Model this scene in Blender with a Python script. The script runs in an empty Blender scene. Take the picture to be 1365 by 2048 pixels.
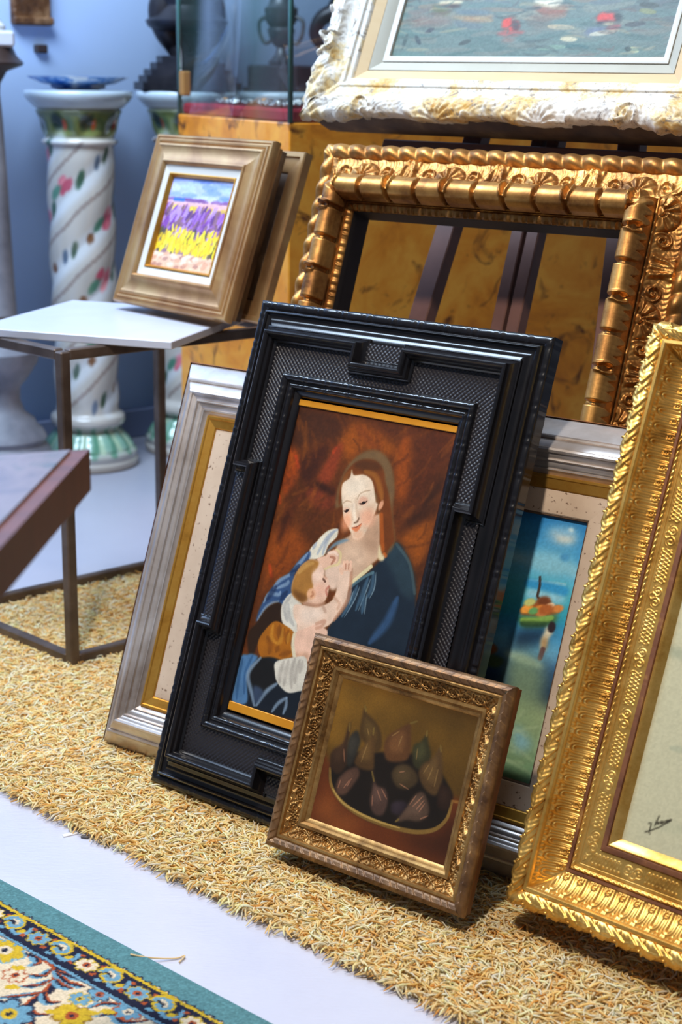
import bpy, math, random
import numpy as np
from mathutils import Matrix, Vector
PI = math.pi
R = math.radians
rng = np.random.default_rng(7)
random.seed(7)
SC = bpy.context.scene
COL = SC.collection

# ------------------------------------------------------------------ camera
EYE = 1.10
PITCH, ROLL = R(15.835), R(0.92)
fw = Vector((0, math.cos(PITCH), -math.sin(PITCH)))
r0 = Vector((1, 0, 0)); u0 = r0.cross(fw)
rt = r0 * math.cos(ROLL) + u0 * math.sin(ROLL)
up = u0 * math.cos(ROLL) - r0 * math.sin(ROLL)
cam = bpy.data.cameras.new('camera'); camo = bpy.data.objects.new('camera', cam); COL.objects.link(camo)
M = Matrix.Identity(4)
for i in range(3):
    M[i][0], M[i][1], M[i][2] = rt[i], up[i], -fw[i]
M[2][3] = EYE
camo.matrix_world = M
cam.sensor_fit = 'VERTICAL'; cam.sensor_height = 36.0; cam.sensor_width = 24.0
cam.lens = 3068.0 / 2048.0 * 36.0
cam.clip_start = 0.05
cam.dof.use_dof = True; cam.dof.focus_distance = 2.22; cam.dof.aperture_fstop = 4.8
SC.camera = camo

# ------------------------------------------------------------------ world, lights, exposure
vs = SC.view_settings
vs.view_transform = 'Standard'; vs.look = 'None'; vs.gamma = 1.0; vs.exposure = 0.0; vs.use_curve_mapping = False
w = bpy.data.worlds.new('gallery_light'); SC.world = w; w.use_nodes = True
w.node_tree.nodes['Background'].inputs[0].default_value = (0.62, 0.72, 0.92, 1)
w.node_tree.nodes['Background'].inputs[1].default_value = 0.17

def area(name, loc, aim, power, size, color, shape='DISK', sy=None):
    l = bpy.data.lights.new(name, 'AREA'); l.energy = power; l.size = size; l.color = color; l.shape = shape
    if sy: l.shape = 'RECTANGLE'; l.size_y = sy
    o = bpy.data.objects.new(name, l); COL.objects.link(o)
    o.location = loc
    o.rotation_euler = (Vector(aim) - Vector(loc)).to_track_quat('-Z', 'Y').to_euler()
    return o
def spot(name, loc, aim, power, radius, color, cone, blend=.6):
    l = bpy.data.lights.new(name, 'SPOT'); l.energy = power; l.shadow_soft_size = radius; l.color = color; l.spot_size = R(cone); l.spot_blend = blend
    o = bpy.data.objects.new(name, l); COL.objects.link(o); o.location = loc
    o.rotation_euler = (Vector(aim) - Vector(loc)).to_track_quat('-Z', 'Y').to_euler()
    return o
spot('ceiling_spot', (-0.45, 0.95, 2.75), (0.05, 2.0, 0.25), 270, 0.10, (1.0, 0.90, 0.78), 58, .8)
spot('track_spot', (0.55, 1.55, 2.75), (0.45, 2.7, 1.05), 14, 0.10, (1.0, 0.88, 0.72), 46)
area('skylight', (-1.2, 2.7, 3.1), (-0.7, 4.75, 1.0), 190, 1.8, (0.62, 0.79, 1.0), sy=1.2)

# ------------------------------------------------------------------ helpers
def tag(o, label=None, cat=None, group=None, kind=None):
    if label: o['label'] = label
    if cat: o['category'] = cat
    if group: o['group'] = group
    if kind: o['kind'] = kind
    return o

def empty(name, loc=(0, 0, 0), rz=0.0):
    o = bpy.data.objects.new(name, None); COL.objects.link(o)
    o.location = loc; o.rotation_euler = (0, 0, rz); o.empty_display_size = 0.05
    return o

def copy_tree(o, parent=None):
    c = o.copy(); COL.objects.link(c); c.parent = parent
    for ch in list(o.children): copy_tree(ch, c)
    return c

class MB:
    """collects geometry, then links it as one mesh object"""
    def __init__(s): s.V = []; s.F = []; s.n = 0; s.C = []
    def add(s, V, F, col=None):
        V = np.asarray(V, float).reshape(-1, 3); s.V.append(V)
        for f in F:
            f = np.asarray(f, int)
            s.F.append(f + s.n)
        if col is not None:
            c = np.asarray(col, float)
            if c.ndim == 1: c = np.tile(c, (len(V), 1))
            s.C.append(c)
        s.n += len(V); return s
    def grid(s, P, closed_u=False, closed_v=False, col=None):
        P = np.asarray(P, float); nu, nv = P.shape[:2]
        idx = np.arange(nu * nv).reshape(nu, nv)
        if closed_u: idx = np.concatenate([idx, idx[:1]], 0)
        if closed_v: idx = np.concatenate([idx, idx[:, :1]], 1)
        q = np.stack([idx[:-1, :-1], idx[1:, :-1], idx[1:, 1:], idx[:-1, 1:]], -1).reshape(-1, 4)
        return s.add(P.reshape(-1, 3), [q], None if col is None else np.asarray(col).reshape(-1, col.shape[-1]))
    def box(s, c, d, rz=0.0, bev=0.0, R3=None):
        x, y, z = [k / 2 for k in d]
        if bev > 0:
            b = min(bev, x * .9, y * .9, z * .9); V = []
            for sx in (-1, 1):
                for sy in (-1, 1):
                    for sz in (-1, 1):
                        V += [(sx * (x - b), sy * y * 1, sz * (z - b)), (sx * x, sy * (y - b), sz * (z - b)), (sx * (x - b), sy * (y - b), sz * z)]
            import bmesh
            bm = bmesh.new()
            for v in V: bm.verts.new(v)
            bmesh.ops.convex_hull(bm, input=bm.verts[:])
            bmesh.ops.dissolve_limit(bm, angle_limit=0.02, verts=bm.verts[:], edges=bm.edges[:])
            bm.verts.index_update()
            V = np.array([v.co[:] for v in bm.verts]); F = [[v.index for v in f.verts] for f in bm.faces]; bm.free()
        else:
            V = np.array([(sx * x, sy * y, sz * z) for sx in (-1, 1) for sy in (-1, 1) for sz in (-1, 1)])
            F = [(0, 1, 3, 2), (4, 6, 7, 5), (0, 4, 5, 1), (2, 3, 7, 6), (0, 2, 6, 4), (1, 5, 7, 3)]
        if R3 is not None: V = V @ np.asarray(R3).T
        if rz:
            ca, sa = math.cos(rz), math.sin(rz); V = np.stack([V[:, 0] * ca - V[:, 1] * sa, V[:, 0] * sa + V[:, 1] * ca, V[:, 2]], 1)
        return s.add(V + np.asarray(c), F)
    def bar(s, a, b, wx, wy, upv=(0, 0, 1), bev=0.002):
        a = np.asarray(a, float); b = np.asarray(b, float); d = b - a; L = np.linalg.norm(d); d /= L
        uv = np.asarray(upv, float)
        if abs(d @ uv) > .98: uv = np.array([0, 1., 0])
        x = np.cross(uv, d); x /= np.linalg.norm(x); y = np.cross(d, x)
        return s.box((a + b) / 2, (wx, wy, L), bev=bev, R3=np.stack([x, y, d], 1))
    def tube(s, pts, rad, n=10, cap=True, closed=False):
        P = np.asarray(pts, float); m = len(P); rad = np.broadcast_to(np.asarray(rad, float), (m,))
        if closed: T = np.roll(P, -1, 0) - np.roll(P, 1, 0)
        else: T = np.gradient(P, axis=0)
        T /= np.linalg.norm(T, axis=1, keepdims=True) + 1e-12
        ref = np.array([0, 0, 1.]) if abs(T[0, 2]) < .9 else np.array([1., 0, 0])
        X = []; x = np.cross(ref, T[0]); x /= np.linalg.norm(x)
        for t in T:
            x = x - t * (x @ t); x /= np.linalg.norm(x) + 1e-12; X.append(x)
        X = np.array(X); Y = np.cross(T, X); a = np.linspace(0, 2 * PI, n, endpoint=False)
        G = P[:, None] + rad[:, None, None] * (X[:, None] * np.cos(a)[None, :, None] + Y[:, None] * np.sin(a)[None, :, None])
        n0 = s.n; s.grid(G, closed_u=closed, closed_v=True)
        if cap and not closed:
            s.F.append(np.arange(n)[::-1] + n0); s.F.append(np.arange(n) + n0 + (m - 1) * n)
        return s
    def lathe(s, prof, n=48, c=(0, 0, 0), sq=0.0):
        pr = np.asarray(prof, float); a = np.linspace(0, 2 * PI, n, endpoint=False)
        G = np.stack([pr[:, None, 0] * np.cos(a), pr[:, None, 0] * np.sin(a), np.repeat(pr[:, 1:2], n, 1)], -1) + np.asarray(c)
        G = G.transpose(1, 0, 2)
        return s.grid(G, closed_u=True)
    def sphere(s, c, r, n=16, sc=(1, 1, 1)):
        t = np.linspace(0, PI, n // 2 + 1); 
        a = np.linspace(0, 2 * PI, n, endpoint=False)
        G = np.stack([np.sin(t)[None] * np.cos(a)[:, None] * sc[0], np.sin(t)[None] * np.sin(a)[:, None] * sc[1], -np.cos(t)[None] * np.ones_like(a)[:, None] * sc[2]], -1) * r + np.asarray(c)
        return s.grid(G, closed_u=True)
    def prism(s, poly, z0, z1):
        p = np.asarray(poly, float); n = len(p)
        V = np.concatenate([np.c_[p, np.full(n, z0)], np.c_[p, np.full(n, z1)]])
        F = [list(range(n))[::-1], list(range(n, 2 * n))] + [(i, (i + 1) % n, n + (i + 1) % n, n + i) for i in range(n)]
        return s.add(V, F)
    def build(s, name, mat, parent=None, smooth=35, weld=False):
        V = np.concatenate(s.V); me = bpy.data.meshes.new(name)
        loops = []; tot = []
        for f in s.F:
            f = np.asarray(f)
            if f.ndim == 1: loops.append(f); tot.append(np.array([len(f)]))
            else: loops.append(f.reshape(-1)); tot.append(np.full(len(f), f.shape[1]))
        loops = np.concatenate(loops).astype(np.int32); tot = np.concatenate(tot).astype(np.int32)
        st = np.concatenate([[0], np.cumsum(tot)[:-1]]).astype(np.int32)
        me.vertices.add(len(V)); me.vertices.foreach_set('co', V.astype(np.float32).ravel())
        me.loops.add(len(loops)); me.loops.foreach_set('vertex_index', loops)
        me.polygons.add(len(tot)); me.polygons.foreach_set('loop_start', st); me.polygons.foreach_set('loop_total', tot)
        me.update(calc_edges=True); me.validate()
        if s.C:
            C = np.concatenate(s.C); at = me.color_attributes.new('col', 'FLOAT_COLOR', 'POINT')
            C4 = np.ones((len(C), 4), np.float32); C4[:, :3] = C[:, :3]
            at.data.foreach_set('color', C4.ravel())
        if smooth:
            me.polygons.foreach_set('use_smooth', np.ones(len(me.polygons), bool))
            if smooth < 180: me.set_sharp_from_angle(angle=R(smooth))
        me.materials.append(mat)
        o = bpy.data.objects.new(name, me); COL.objects.link(o)
        if parent is not None: o.parent = parent
        return o

# ------------------------------------------------------------------ materials
def srgb(r, g, b):
    c = np.array([r, g, b], float) / 255.0
    return tuple(np.where(c <= .04045, c / 12.92, ((c + .055) / 1.055) ** 2.4))

def new_mat(name):
    m = bpy.data.materials.new(name); m.use_nodes = True; nt = m.node_tree
    return m, nt, nt.nodes['Principled BSDF']

def noise_ramp(nt, scale, stops, detail=4, rough=.6, coord='Object', stretch=None, dist=0.0):
    tc = nt.nodes.new('ShaderNodeTexCoord'); n = nt.nodes.new('ShaderNodeTexNoise')
    n.inputs['Scale'].default_value = scale; n.inputs['Detail'].default_value = detail; n.inputs['Roughness'].default_value = rough
    n.inputs['Distortion'].default_value = dist
    src = tc.outputs[coord]
    if stretch:
        mp = nt.nodes.new('ShaderNodeMapping'); mp.inputs['Scale'].default_value = stretch
        nt.links.new(src, mp.inputs[0]); src = mp.outputs[0]
    nt.links.new(src, n.inputs['Vector'])
    r = nt.nodes.new('ShaderNodeValToRGB'); nt.links.new(n.outputs['Fac'], r.inputs[0])
    el = r.color_ramp.elements
    while len(el) < len(stops): el.new(.5)
    for e, (p, c) in zip(el, stops):
        e.position = p; e.color = (*c, 1) if len(c) == 3 else c
    return n, r

def add_bump(nt, bs, scale, strength, dist=.002, detail=4, stretch=None):
    n, r = noise_ramp(nt, scale, [(0, (0, 0, 0)), (1, (1, 1, 1))], detail=detail, stretch=stretch)
    b = nt.nodes.new('ShaderNodeBump'); b.inputs['Strength'].default_value = strength; b.inputs['Distance'].default_value = dist
    nt.links.new(n.outputs['Fac'], b.inputs['Height']); nt.links.new(b.outputs[0], bs.inputs['Normal'])

def mat_simple(name, col, rough=.5, metal=0.0, coat=0.0, bump=None):
    m, nt, bs = new_mat(name)
    bs.inputs['Base Color'].default_value = (*col, 1); bs.inputs['Roughness'].default_value = rough
    bs.inputs['Metallic'].default_value = metal
    if coat: bs.inputs['Coat Weight'].default_value = coat; bs.inputs['Coat Roughness'].default_value = .12
    if bump: add_bump(nt, bs, *bump)
    return m

def mat_noise(name, stops, scale, rough=.5, metal=0.0, detail=5, coat=0.0, bump=None, stretch=None, dist=0.0, coord='Object', r2=None):
    m, nt, bs = new_mat(name)
    n, r = noise_ramp(nt, scale, stops, detail=detail, stretch=stretch, dist=dist, coord=coord)
    nt.links.new(r.outputs[0], bs.inputs['Base Color'])
    bs.inputs['Roughness'].default_value = rough; bs.inputs['Metallic'].default_value = metal
    if r2:
        mr = nt.nodes.new('ShaderNodeMapRange'); mr.inputs['To Min'].default_value = r2[0]; mr.inputs['To Max'].default_value = r2[1]
        nt.links.new(n.outputs['Fac'], mr.inputs['Value']); nt.links.new(mr.outputs[0], bs.inputs['Roughness'])
    if coat: bs.inputs['Coat Weight'].default_value = coat; bs.inputs['Coat Roughness'].default_value = .15
    if bump: add_bump(nt, bs, *bump)
    return m

def mat_vcol(name, rough=.5, coat=0.0, bump=None, metal=0.0, spec=.5):
    m, nt, bs = new_mat(name)
    a = nt.nodes.new('ShaderNodeAttribute'); a.attribute_name = 'col'
    nt.links.new(a.outputs['Color'], bs.inputs['Base Color'])
    bs.inputs['Roughness'].default_value = rough; bs.inputs['Metallic'].default_value = metal
    bs.inputs['Specular IOR Level'].default_value = spec
    if coat: bs.inputs['Coat Weight'].default_value = coat; bs.inputs['Coat Roughness'].default_value = .18
    if bump: add_bump(nt, bs, *bump)
    return m

# ------------------------------------------------------------------ painting on a canvas mesh
def spline(pts, n=8, closed=True):
    P = np.asarray(pts, float); m = len(P)
    if m < 3: return P
    out = []
    rngi = range(m) if closed else range(m - 1)
    for i in rngi:
        if closed: p0, p1, p2, p3 = P[(i - 1) % m], P[i], P[(i + 1) % m], P[(i + 2) % m]
        else: p0, p1, p2, p3 = P[max(i - 1, 0)], P[i], P[i + 1], P[min(i + 2, m - 1)]
        t = np.linspace(0, 1, n, endpoint=False)[:, None]
        out.append(.5 * ((2 * p1) + (-p0 + p2) * t + (2 * p0 - 5 * p1 + 4 * p2 - p3) * t ** 2 + (-p0 + 3 * p1 - 3 * p2 + p3) * t ** 3))
    if not closed: out.append(P[-1:])
    return np.concatenate(out)

def boxblur(a, r):
    r = int(round(r))
    if r < 1: return a
    for _ in range(2):
        for ax in (0, 1):
            p = np.concatenate([np.repeat(np.take(a, [0], ax), r + 1, ax), a, np.repeat(np.take(a, [-1], ax), r, ax)], ax)
            c = np.cumsum(p, ax); k = 2 * r + 1
            n = a.shape[ax]
            a = (np.take(c, range(k, k + n), ax) - np.take(c, range(0, n), ax)) / k
    return a

def vnoise(h, w, cell, r=None):
    r = r or rng
    gh, gw = int(h / cell) + 3, int(w / cell) + 3
    g = r.random((gh, gw)); y = np.arange(h) / cell; x = np.arange(w) / cell
    yi, xi = y.astype(int), x.astype(int); fy, fx = (y - yi)[:, None], (x - xi)[None]
    fy = fy * fy * (3 - 2 * fy); fx = fx * fx * (3 - 2 * fx)
    return (g[yi][:, xi] * (1 - fy) * (1 - fx) + g[yi + 1][:, xi] * fy * (1 - fx) + g[yi][:, xi + 1] * (1 - fy) * fx + g[yi + 1][:, xi + 1] * fy * fx)

class Canvas:
    """a painted sheet: x right, y up, in metres"""
    def __init__(s, W, H, res, col):
        s.W, s.H, s.res = W, H, res; s.w, s.h = int(W * res) + 1, int(H * res) + 1
        s.A = np.ones((s.h, s.w, 3)) * np.array(col) / 255.0
        s.yy, s.xx = np.mgrid[0:s.h, 0:s.w].astype(float)
    def _put(s, m, x0, y0, col, al):
        h, w = m.shape; v = s.A[y0:y0 + h, x0:x0 + w]; m = (m * al)[..., None]
        s.A[y0:y0 + h, x0:x0 + w] = v * (1 - m) + np.array(col) / 255.0 * m
    def poly(s, pts, col, soft=1.0, al=1.0, sm=True):
        P = spline(pts, 6) if sm else np.asarray(pts, float)
        P = P * s.res; pad = int(soft * 2 + 3)
        x0, y0 = np.maximum(np.floor(P.min(0)).astype(int) - pad, 0); x1 = min(int(P[:, 0].max()) + pad, s.w); y1 = min(int(P[:, 1].max()) + pad, s.h)
        if x1 <= x0 or y1 <= y0: return
        # supersampled scanline fill
        ys = (np.arange(y0 * 2, y1 * 2) + .5) / 2; m = np.zeros((len(ys), (x1 - x0) * 2)); xs = (np.arange(x0 * 2, x1 * 2) + .5) / 2
        A, B = P, np.roll(P, -1, 0)
        for i, y in enumerate(ys):
            k = ((A[:, 1] <= y) & (B[:, 1] > y)) | ((B[:, 1] <= y) & (A[:, 1] > y))
            if not k.any(): continue
            xi = A[k, 0] + (y - A[k, 1]) / (B[k, 1] - A[k, 1]) * (B[k, 0] - A[k, 0])
            m[i] = (np.searchsorted(np.sort(xi), xs) % 2)
        m = m.reshape(y1 - y0, 2, x1 - x0, 2).mean((1, 3))
        s._put(boxblur(m, soft), x0, y0, col, al)
    def ell(s, c, rx, ry, ang, col, soft=.3, al=1.0):
        cx, cy = c[0] * s.res, c[1] * s.res; rx, ry = rx * s.res, ry * s.res; k = int(max(rx, ry) * (1 + soft) + 3)
        x0, x1, y0, y1 = max(int(cx) - k, 0), min(int(cx) + k, s.w), max(int(cy) - k, 0), min(int(cy) + k, s.h)
        if x1 <= x0 or y1 <= y0: return
        X, Y = s.xx[y0:y1, x0:x1] - cx, s.yy[y0:y1, x0:x1] - cy; ca, sa = math.cos(ang), math.sin(ang)
        d = np.hypot((X * ca + Y * sa) / rx, (-X * sa + Y * ca) / ry)
        s._put(np.clip((1 + soft * .5 - d) / max(soft, .6 / min(rx, ry)), 0, 1), x0, y0, col, al)
    def stroke(s, pts, w, col, al=1.0, soft=.5, taper=0.0, sm=True):
        P = (spline(pts, 6, False) if sm and len(pts) > 2 else np.asarray(pts, float)) * s.res; w = w * s.res / 2
        k = int(w * (1 + soft) + 3)
        x0, y0 = np.maximum(np.floor(P.min(0)).astype(int) - k, 0); x1 = min(int(P[:, 0].max()) + k, s.w); y1 = min(int(P[:, 1].max()) + k, s.h)
        if x1 <= x0 or y1 <= y0: return
        X, Y = s.xx[y0:y1, x0:x1], s.yy[y0:y1, x0:x1]; m = np.zeros_like(X); n = len(P) - 1
        for i in range(n):
            a, b = P[i], P[i + 1]; d = b - a; L = d @ d + 1e-9
            t = np.clip(((X - a[0]) * d[0] + (Y - a[1]) * d[1]) / L, 0, 1)
            q = np.hypot(X - a[0] - t * d[0], Y - a[1] - t * d[1]); tt = (i + t) / n
            ww = np.maximum(w * (1 - taper * np.abs(2 * tt - 1) ** 2), .35)
            m = np.maximum(m, np.clip((ww * (1 + soft * .5) + .5 - q) / np.maximum(ww * soft, 1.0), 0, 1))
        s._put(m, x0, y0, col, al)
    def grain(s, cell, amp, mono=True):
        n = vnoise(s.h, s.w, cell) - .5
        s.A = np.clip(s.A * (1 + amp * 2 * n[..., None]), 0, 1)
    def lin(s, gain=1.0):
        c = np.clip(s.A, 0, 1)
        return np.clip(np.where(c <= .04045, c / 12.92, ((c + .055) / 1.055) ** 2.4) * gain, 0, 1)
    def build(s, name, mat, parent, x0, y0, z, gain=1.0, relief=0.0):
        X, Y = s.xx / (s.w - 1) * s.W + x0, s.yy / (s.h - 1) * s.H + y0
        Z = np.full_like(X, z)
        if relief: Z = Z + relief * (s.A.mean(2) + .5 * vnoise(s.h, s.w, 3) - .5)
        b = MB(); P = np.stack([X, Y, Z], -1); b.grid(P.transpose(1, 0, 2), col=s.lin(gain).transpose(1, 0, 2))
        return b.build(name, mat, parent, smooth=180)

# ------------------------------------------------------------------ picture frames
def picture(name, x, y, z, yaw, lean, W, label, cat, group=None):
    """Empty at the middle of the lower front edge; local x right, y up the face, z out of the face"""
    yaw, lean = R(yaw), R(lean)
    e = Vector((math.cos(yaw), math.sin(yaw), 0)); n = Vector((-math.sin(yaw), math.cos(yaw), 0))
    u = Vector((0, 0, 1)) * math.cos(lean) + n * math.sin(lean); f = e.cross(u)
    o = bpy.data.objects.new(name, None); COL.objects.link(o); o.empty_display_size = .05
    m = Matrix.Identity(4); c = Vector((x, y, z)) + e * (W / 2)
    for i in range(3): m[i][0], m[i][1], m[i][2], m[i][3] = e[i], u[i], f[i], c[i]
    o.matrix_world = m
    return tag(o, label, cat, group)

def rect(W, H, ix=0.0, iy=0.0):
    return [(-W / 2 + ix, iy), (W / 2 - ix, iy), (W / 2 - ix, H - iy), (-W / 2 + ix, H - iy)]

def arc(p, q, bulge, n=8):
    t = np.linspace(0, 1, n + 1); p, q = np.array(p, float), np.array(q, float); d = q - p
    nn = np.array([-d[1], d[0]]); nn = nn / (np.linalg.norm(nn) + 1e-9)
    return [tuple(p + d * k + nn * bulge * 4 * k * (1 - k)) for k in t]

def dense(p, step):
    out = [p[0]]
    for a, b in zip(p[:-1], p[1:]):
        n = max(1, int(math.ceil(math.hypot(b[0] - a[0], b[1] - a[1]) / step)))
        for i in range(1, n + 1): out.append((a[0] + (b[0] - a[0]) * i / n, a[1] + (b[1] - a[1]) * i / n))
    return out

def sweep(name, path, prof, mat, parent, seg=.02, disp=None, lat=None, smooth=35, colf=None, ys=1.0, nrm=False):
    P = np.asarray(path, float); n = len(P); pr = np.asarray(prof, float)
    E = np.roll(P, -1, 0) - P; L = np.linalg.norm(E, axis=1); D = E / L[:, None]
    Nn = np.stack([-D[:, 1], D[:, 0]], 1)                      # inward for a counter-clockwise path
    mit = []
    for i in range(n):
        a, b = Nn[i - 1], Nn[i]; mit.append((a + b) / (1 + a @ b))
    b_ = MB()
    for i in range(n):
        j = (i + 1) % n; K = max(1, int(L[i] / seg)); t = np.linspace(0, 1, K + 1)[:, None, None]
        u = pr[:, 0][None, :, None]
        sc_ = np.array([1.0, ys]); A = P[i] + mit[i] * u * sc_; B = P[j] + mit[j] * u * sc_
        XY = A * (1 - t) + B * t
        mid = (P[i] + P[j]) / 2; S = (XY - mid) @ D[i]; U = np.broadcast_to(pr[:, 0][None], S.shape); H = np.broadcast_to(pr[:, 1][None], S.shape).copy()
        if lat is not None: XY = XY + Nn[i] * lat(S, U, L[i], i)[..., None]
        if disp is not None:
            dd = disp(S, U, L[i], i)
            if nrm:
                dd = dd * sstep(0, .010, np.minimum(t, 1 - t)[..., 0] * L[i])
                tg = np.gradient(pr, axis=0); tg /= np.linalg.norm(tg, axis=1, keepdims=True) + 1e-9
                XY = XY - Nn[i] * (dd * tg[:, 1][None])[..., None]; H = H + dd * tg[:, 0][None]
            else: H = H + dd
        G = np.concatenate([XY, H[..., None]], -1)
        b_.grid(G, col=None if colf is None else colf(S, U, H))
    return b_.build(name, mat, parent, smooth=smooth)

def fr(x): return x - np.floor(x)
def gs(x, w): return np.exp(-(x / w) ** 2)
def sstep(a, b, x): t = np.clip((x - a) / (b - a), 0, 1); return t * t * (3 - 2 * t)
def slab(parent, name, W, H, z0, z1, mat, ins=0.0):
    b = MB(); b.box((0, H / 2, (z0 + z1) / 2), (W - 2 * ins, H - 2 * ins, z1 - z0)); return b.build(name, mat, parent, smooth=0)

# ------------------------------------------------------------------ the setting
WD = R(37)
m_wall = mat_noise('wall_paint', [(0.2, srgb(180, 204, 240)), (.8, srgb(192, 214, 246))], 1.5, rough=.75)
m_floor = mat_noise('floor_paint', [(0.3, srgb(190, 190, 204)), (.6, srgb(198, 198, 211)), (.8, srgb(182, 184, 199))], 3.0, rough=.32, bump=(55, .25, .0025, 3, (1, 3, 1)))
m_base = mat_simple('baseboard_paint', srgb(92, 100, 125), .5)
b = MB(); b.box((0, 1.5, -.03), (9, 11, .06)); floor = b.build('floor', m_floor, None, 0); tag(floor, 'white painted wooden floor', None, None, 'structure')
wx = Vector((math.cos(WD), math.sin(WD), 0)); wn = Vector((math.sin(WD), -math.cos(WD), 0))
wp = Vector((-.63, 4.73, 0))
b = MB(); c = wp - wn * .05 + Vector((0, 0, 1.5)); b.box(c, (9, .1, 3.0), rz=WD); tag(b.build('wall_back', m_wall, None, 0), 'pale blue gallery wall', None, None, 'structure')
b = MB(); c = wp + wn * .008 + Vector((0, 0, .045)); b.box(c, (9, .016, .09), rz=WD, bev=.004); tag(b.build('baseboard_back', m_base, None, 30), 'dark blue-grey skirting board', None, None, 'structure')

# ------------------------------------------------------------------ yellow shag rug
rug = empty('shag_rug', (-.2, 2.4, 0)); tag(rug, 'long-pile yellow shag rug under the leaning picture frames', 'rug')
RUGP = np.array([(-1.19, 2.80), (.95, .93), (1.75, 1.95), (-.20, 3.50)])
m_rugb = mat_simple('rug_backing', srgb(226, 190, 130), .9)
b = MB(); b.prism(RUGP - np.array([-.2, 2.4]), 0.0, .008); b.build('backing', m_rugb, rug, 0)
def inside(P, poly):
    ok = np.ones(len(P), bool); n = len(poly)
    for i in range(n):
        a, c_ = poly[i], poly[(i + 1) % n]; ok &= ((c_[0] - a[0]) * (P[:, 1] - a[1]) - (c_[1] - a[1]) * (P[:, 0] - a[0])) > 0
    return ok
def pile(N):
    P = np.c_[rng.uniform(-1.2, 1.1, N * 4), rng.uniform(1.1, 3.6, N * 4)]
    P = P[inside(P, RUGP)]
    # pile that stands well behind the row of pictures is never seen: keep what lies in front of it and to the left
    d = (P[:, 0] - (-.40)) * .57 + (P[:, 1] - 2.37) * .82
    vis = (d < .22) | (P[:, 0] < -.28)
    dist = np.hypot(P[:, 0], P[:, 1])
    vis &= (P[:, 0] > -.245 * P[:, 1] - .34) & (P[:, 0] < .245 * P[:, 1] + .34)
    P = P[vis]; dist = dist[vis]
    keep = rng.random(len(P)) < np.clip((2.4 / dist) ** 1.3, .3, 1.0); P = P[keep][:N]
    n = len(P); L = rng.uniform(.018, .034, n); az = rng.uniform(0, 2 * PI, n)
    clump = vnoise(300, 300, 8)[(np.clip((P[:, 1] - 1) * 110, 0, 299)).astype(int), np.clip((P[:, 0] + 1.3) * 110, 0, 299).astype(int)]
    az = az * .65 + clump * 2 * PI * 1.2
    # near the long front edge the yarn flops outwards over the floor
    e0 = RUGP[0]; ed = (RUGP[1] - RUGP[0]); ed /= np.linalg.norm(ed); en = np.array([-ed[1], ed[0]])
    de = (P - e0) @ en
    outw = math.atan2(-en[1], -en[0]); nearE = np.clip(1 - de / .05, 0, 1)
    az = np.where(rng.random(n) < nearE * .8, outw + rng.normal(0, .6, n), az)
    tilt = rng.uniform(.9, 1.57, n); k = 5; t = np.linspace(0, 1, k)
    curl = rng.normal(0, 1.5, n)
    pts = np.zeros((n, k, 3)); pts[:, 0, :2] = P; pts[:, 0, 2] = .006
    for i in range(1, k):
        ti = np.clip(tilt * (.35 + 1.35 * t[i]), 0, 2.0); a = az + curl * t[i]
        st = L / (k - 1)
        pts[:, i, 0] = pts[:, i - 1, 0] + np.cos(a) * np.sin(ti) * st; pts[:, i, 1] = pts[:, i - 1, 1] + np.sin(a) * np.sin(ti) * st
        pts[:, i, 2] = np.maximum(pts[:, i - 1, 2] + np.cos(ti) * st, .003)
    r = rng.uniform(.0011, .0018, n); rr = r[:, None] * np.array([.9, 1.05, 1.1, 1.0, .5])
    T = np.gradient(pts, axis=1); T /= np.linalg.norm(T, axis=2, keepdims=True) + 1e-9
    X = np.cross(T, np.array([.3, .2, .93])); X /= np.linalg.norm(X, axis=2, keepdims=True) + 1e-9; Y = np.cross(T, X)
    an = np.array([0, 2.094, 4.189]); G = pts[:, :, None] + rr[:, :, None, None] * (X[:, :, None] * np.cos(an)[:, None] + Y[:, :, None] * np.sin(an)[:, None])
    V = G.reshape(-1, 3) - np.array([-.2, 2.4, 0])
    base = (np.arange(n) * (k * 3))[:, None, None, None]
    i, j = np.meshgrid(np.arange(k - 1), np.arange(3), indexing='ij'); j2 = (j + 1) % 3
    q = np.stack([i * 3 + j, i * 3 + j2, (i + 1) * 3 + j2, (i + 1) * 3 + j], -1)[None] + base
    pal = np.array([srgb(255, 238, 194), srgb(255, 228, 166), srgb(252, 214, 140), srgb(255, 246, 222), srgb(242, 192, 112)])
    wv = np.array([.3, .28, .2, .14, .08]); ci = rng.choice(5, n, p=wv)
    tone = pal[ci] * (0.85 + .3 * rng.random((n, 1)))
    C = np.repeat(tone, k * 3, 0)
    b = MB(); b.add(V, [q.reshape(-1, 4)], col=np.clip(C, 0, 1)); return b
m_pile, nt, bs = new_mat('yarn')
at = nt.nodes.new('ShaderNodeAttribute'); at.attribute_name = 'col'; df = nt.nodes.new('ShaderNodeBsdfDiffuse'); tl = nt.nodes.new('ShaderNodeBsdfTranslucent'); mx = nt.nodes.new('ShaderNodeMixShader')
mx.inputs[0].default_value = .45; nt.links.new(at.outputs['Color'], df.inputs[0]); nt.links.new(at.outputs['Color'], tl.inputs[0]); nt.links.new(df.outputs[0], mx.inputs[1]); nt.links.new(tl.outputs[0], mx.inputs[2])
nt.links.new(mx.outputs[0], nt.nodes['Material Output'].inputs[0]); nt.nodes.remove(bs)
pl = pile(118000).build('pile', m_pile, rug, 180); tag(pl, None, None, None, 'stuff')

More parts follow.
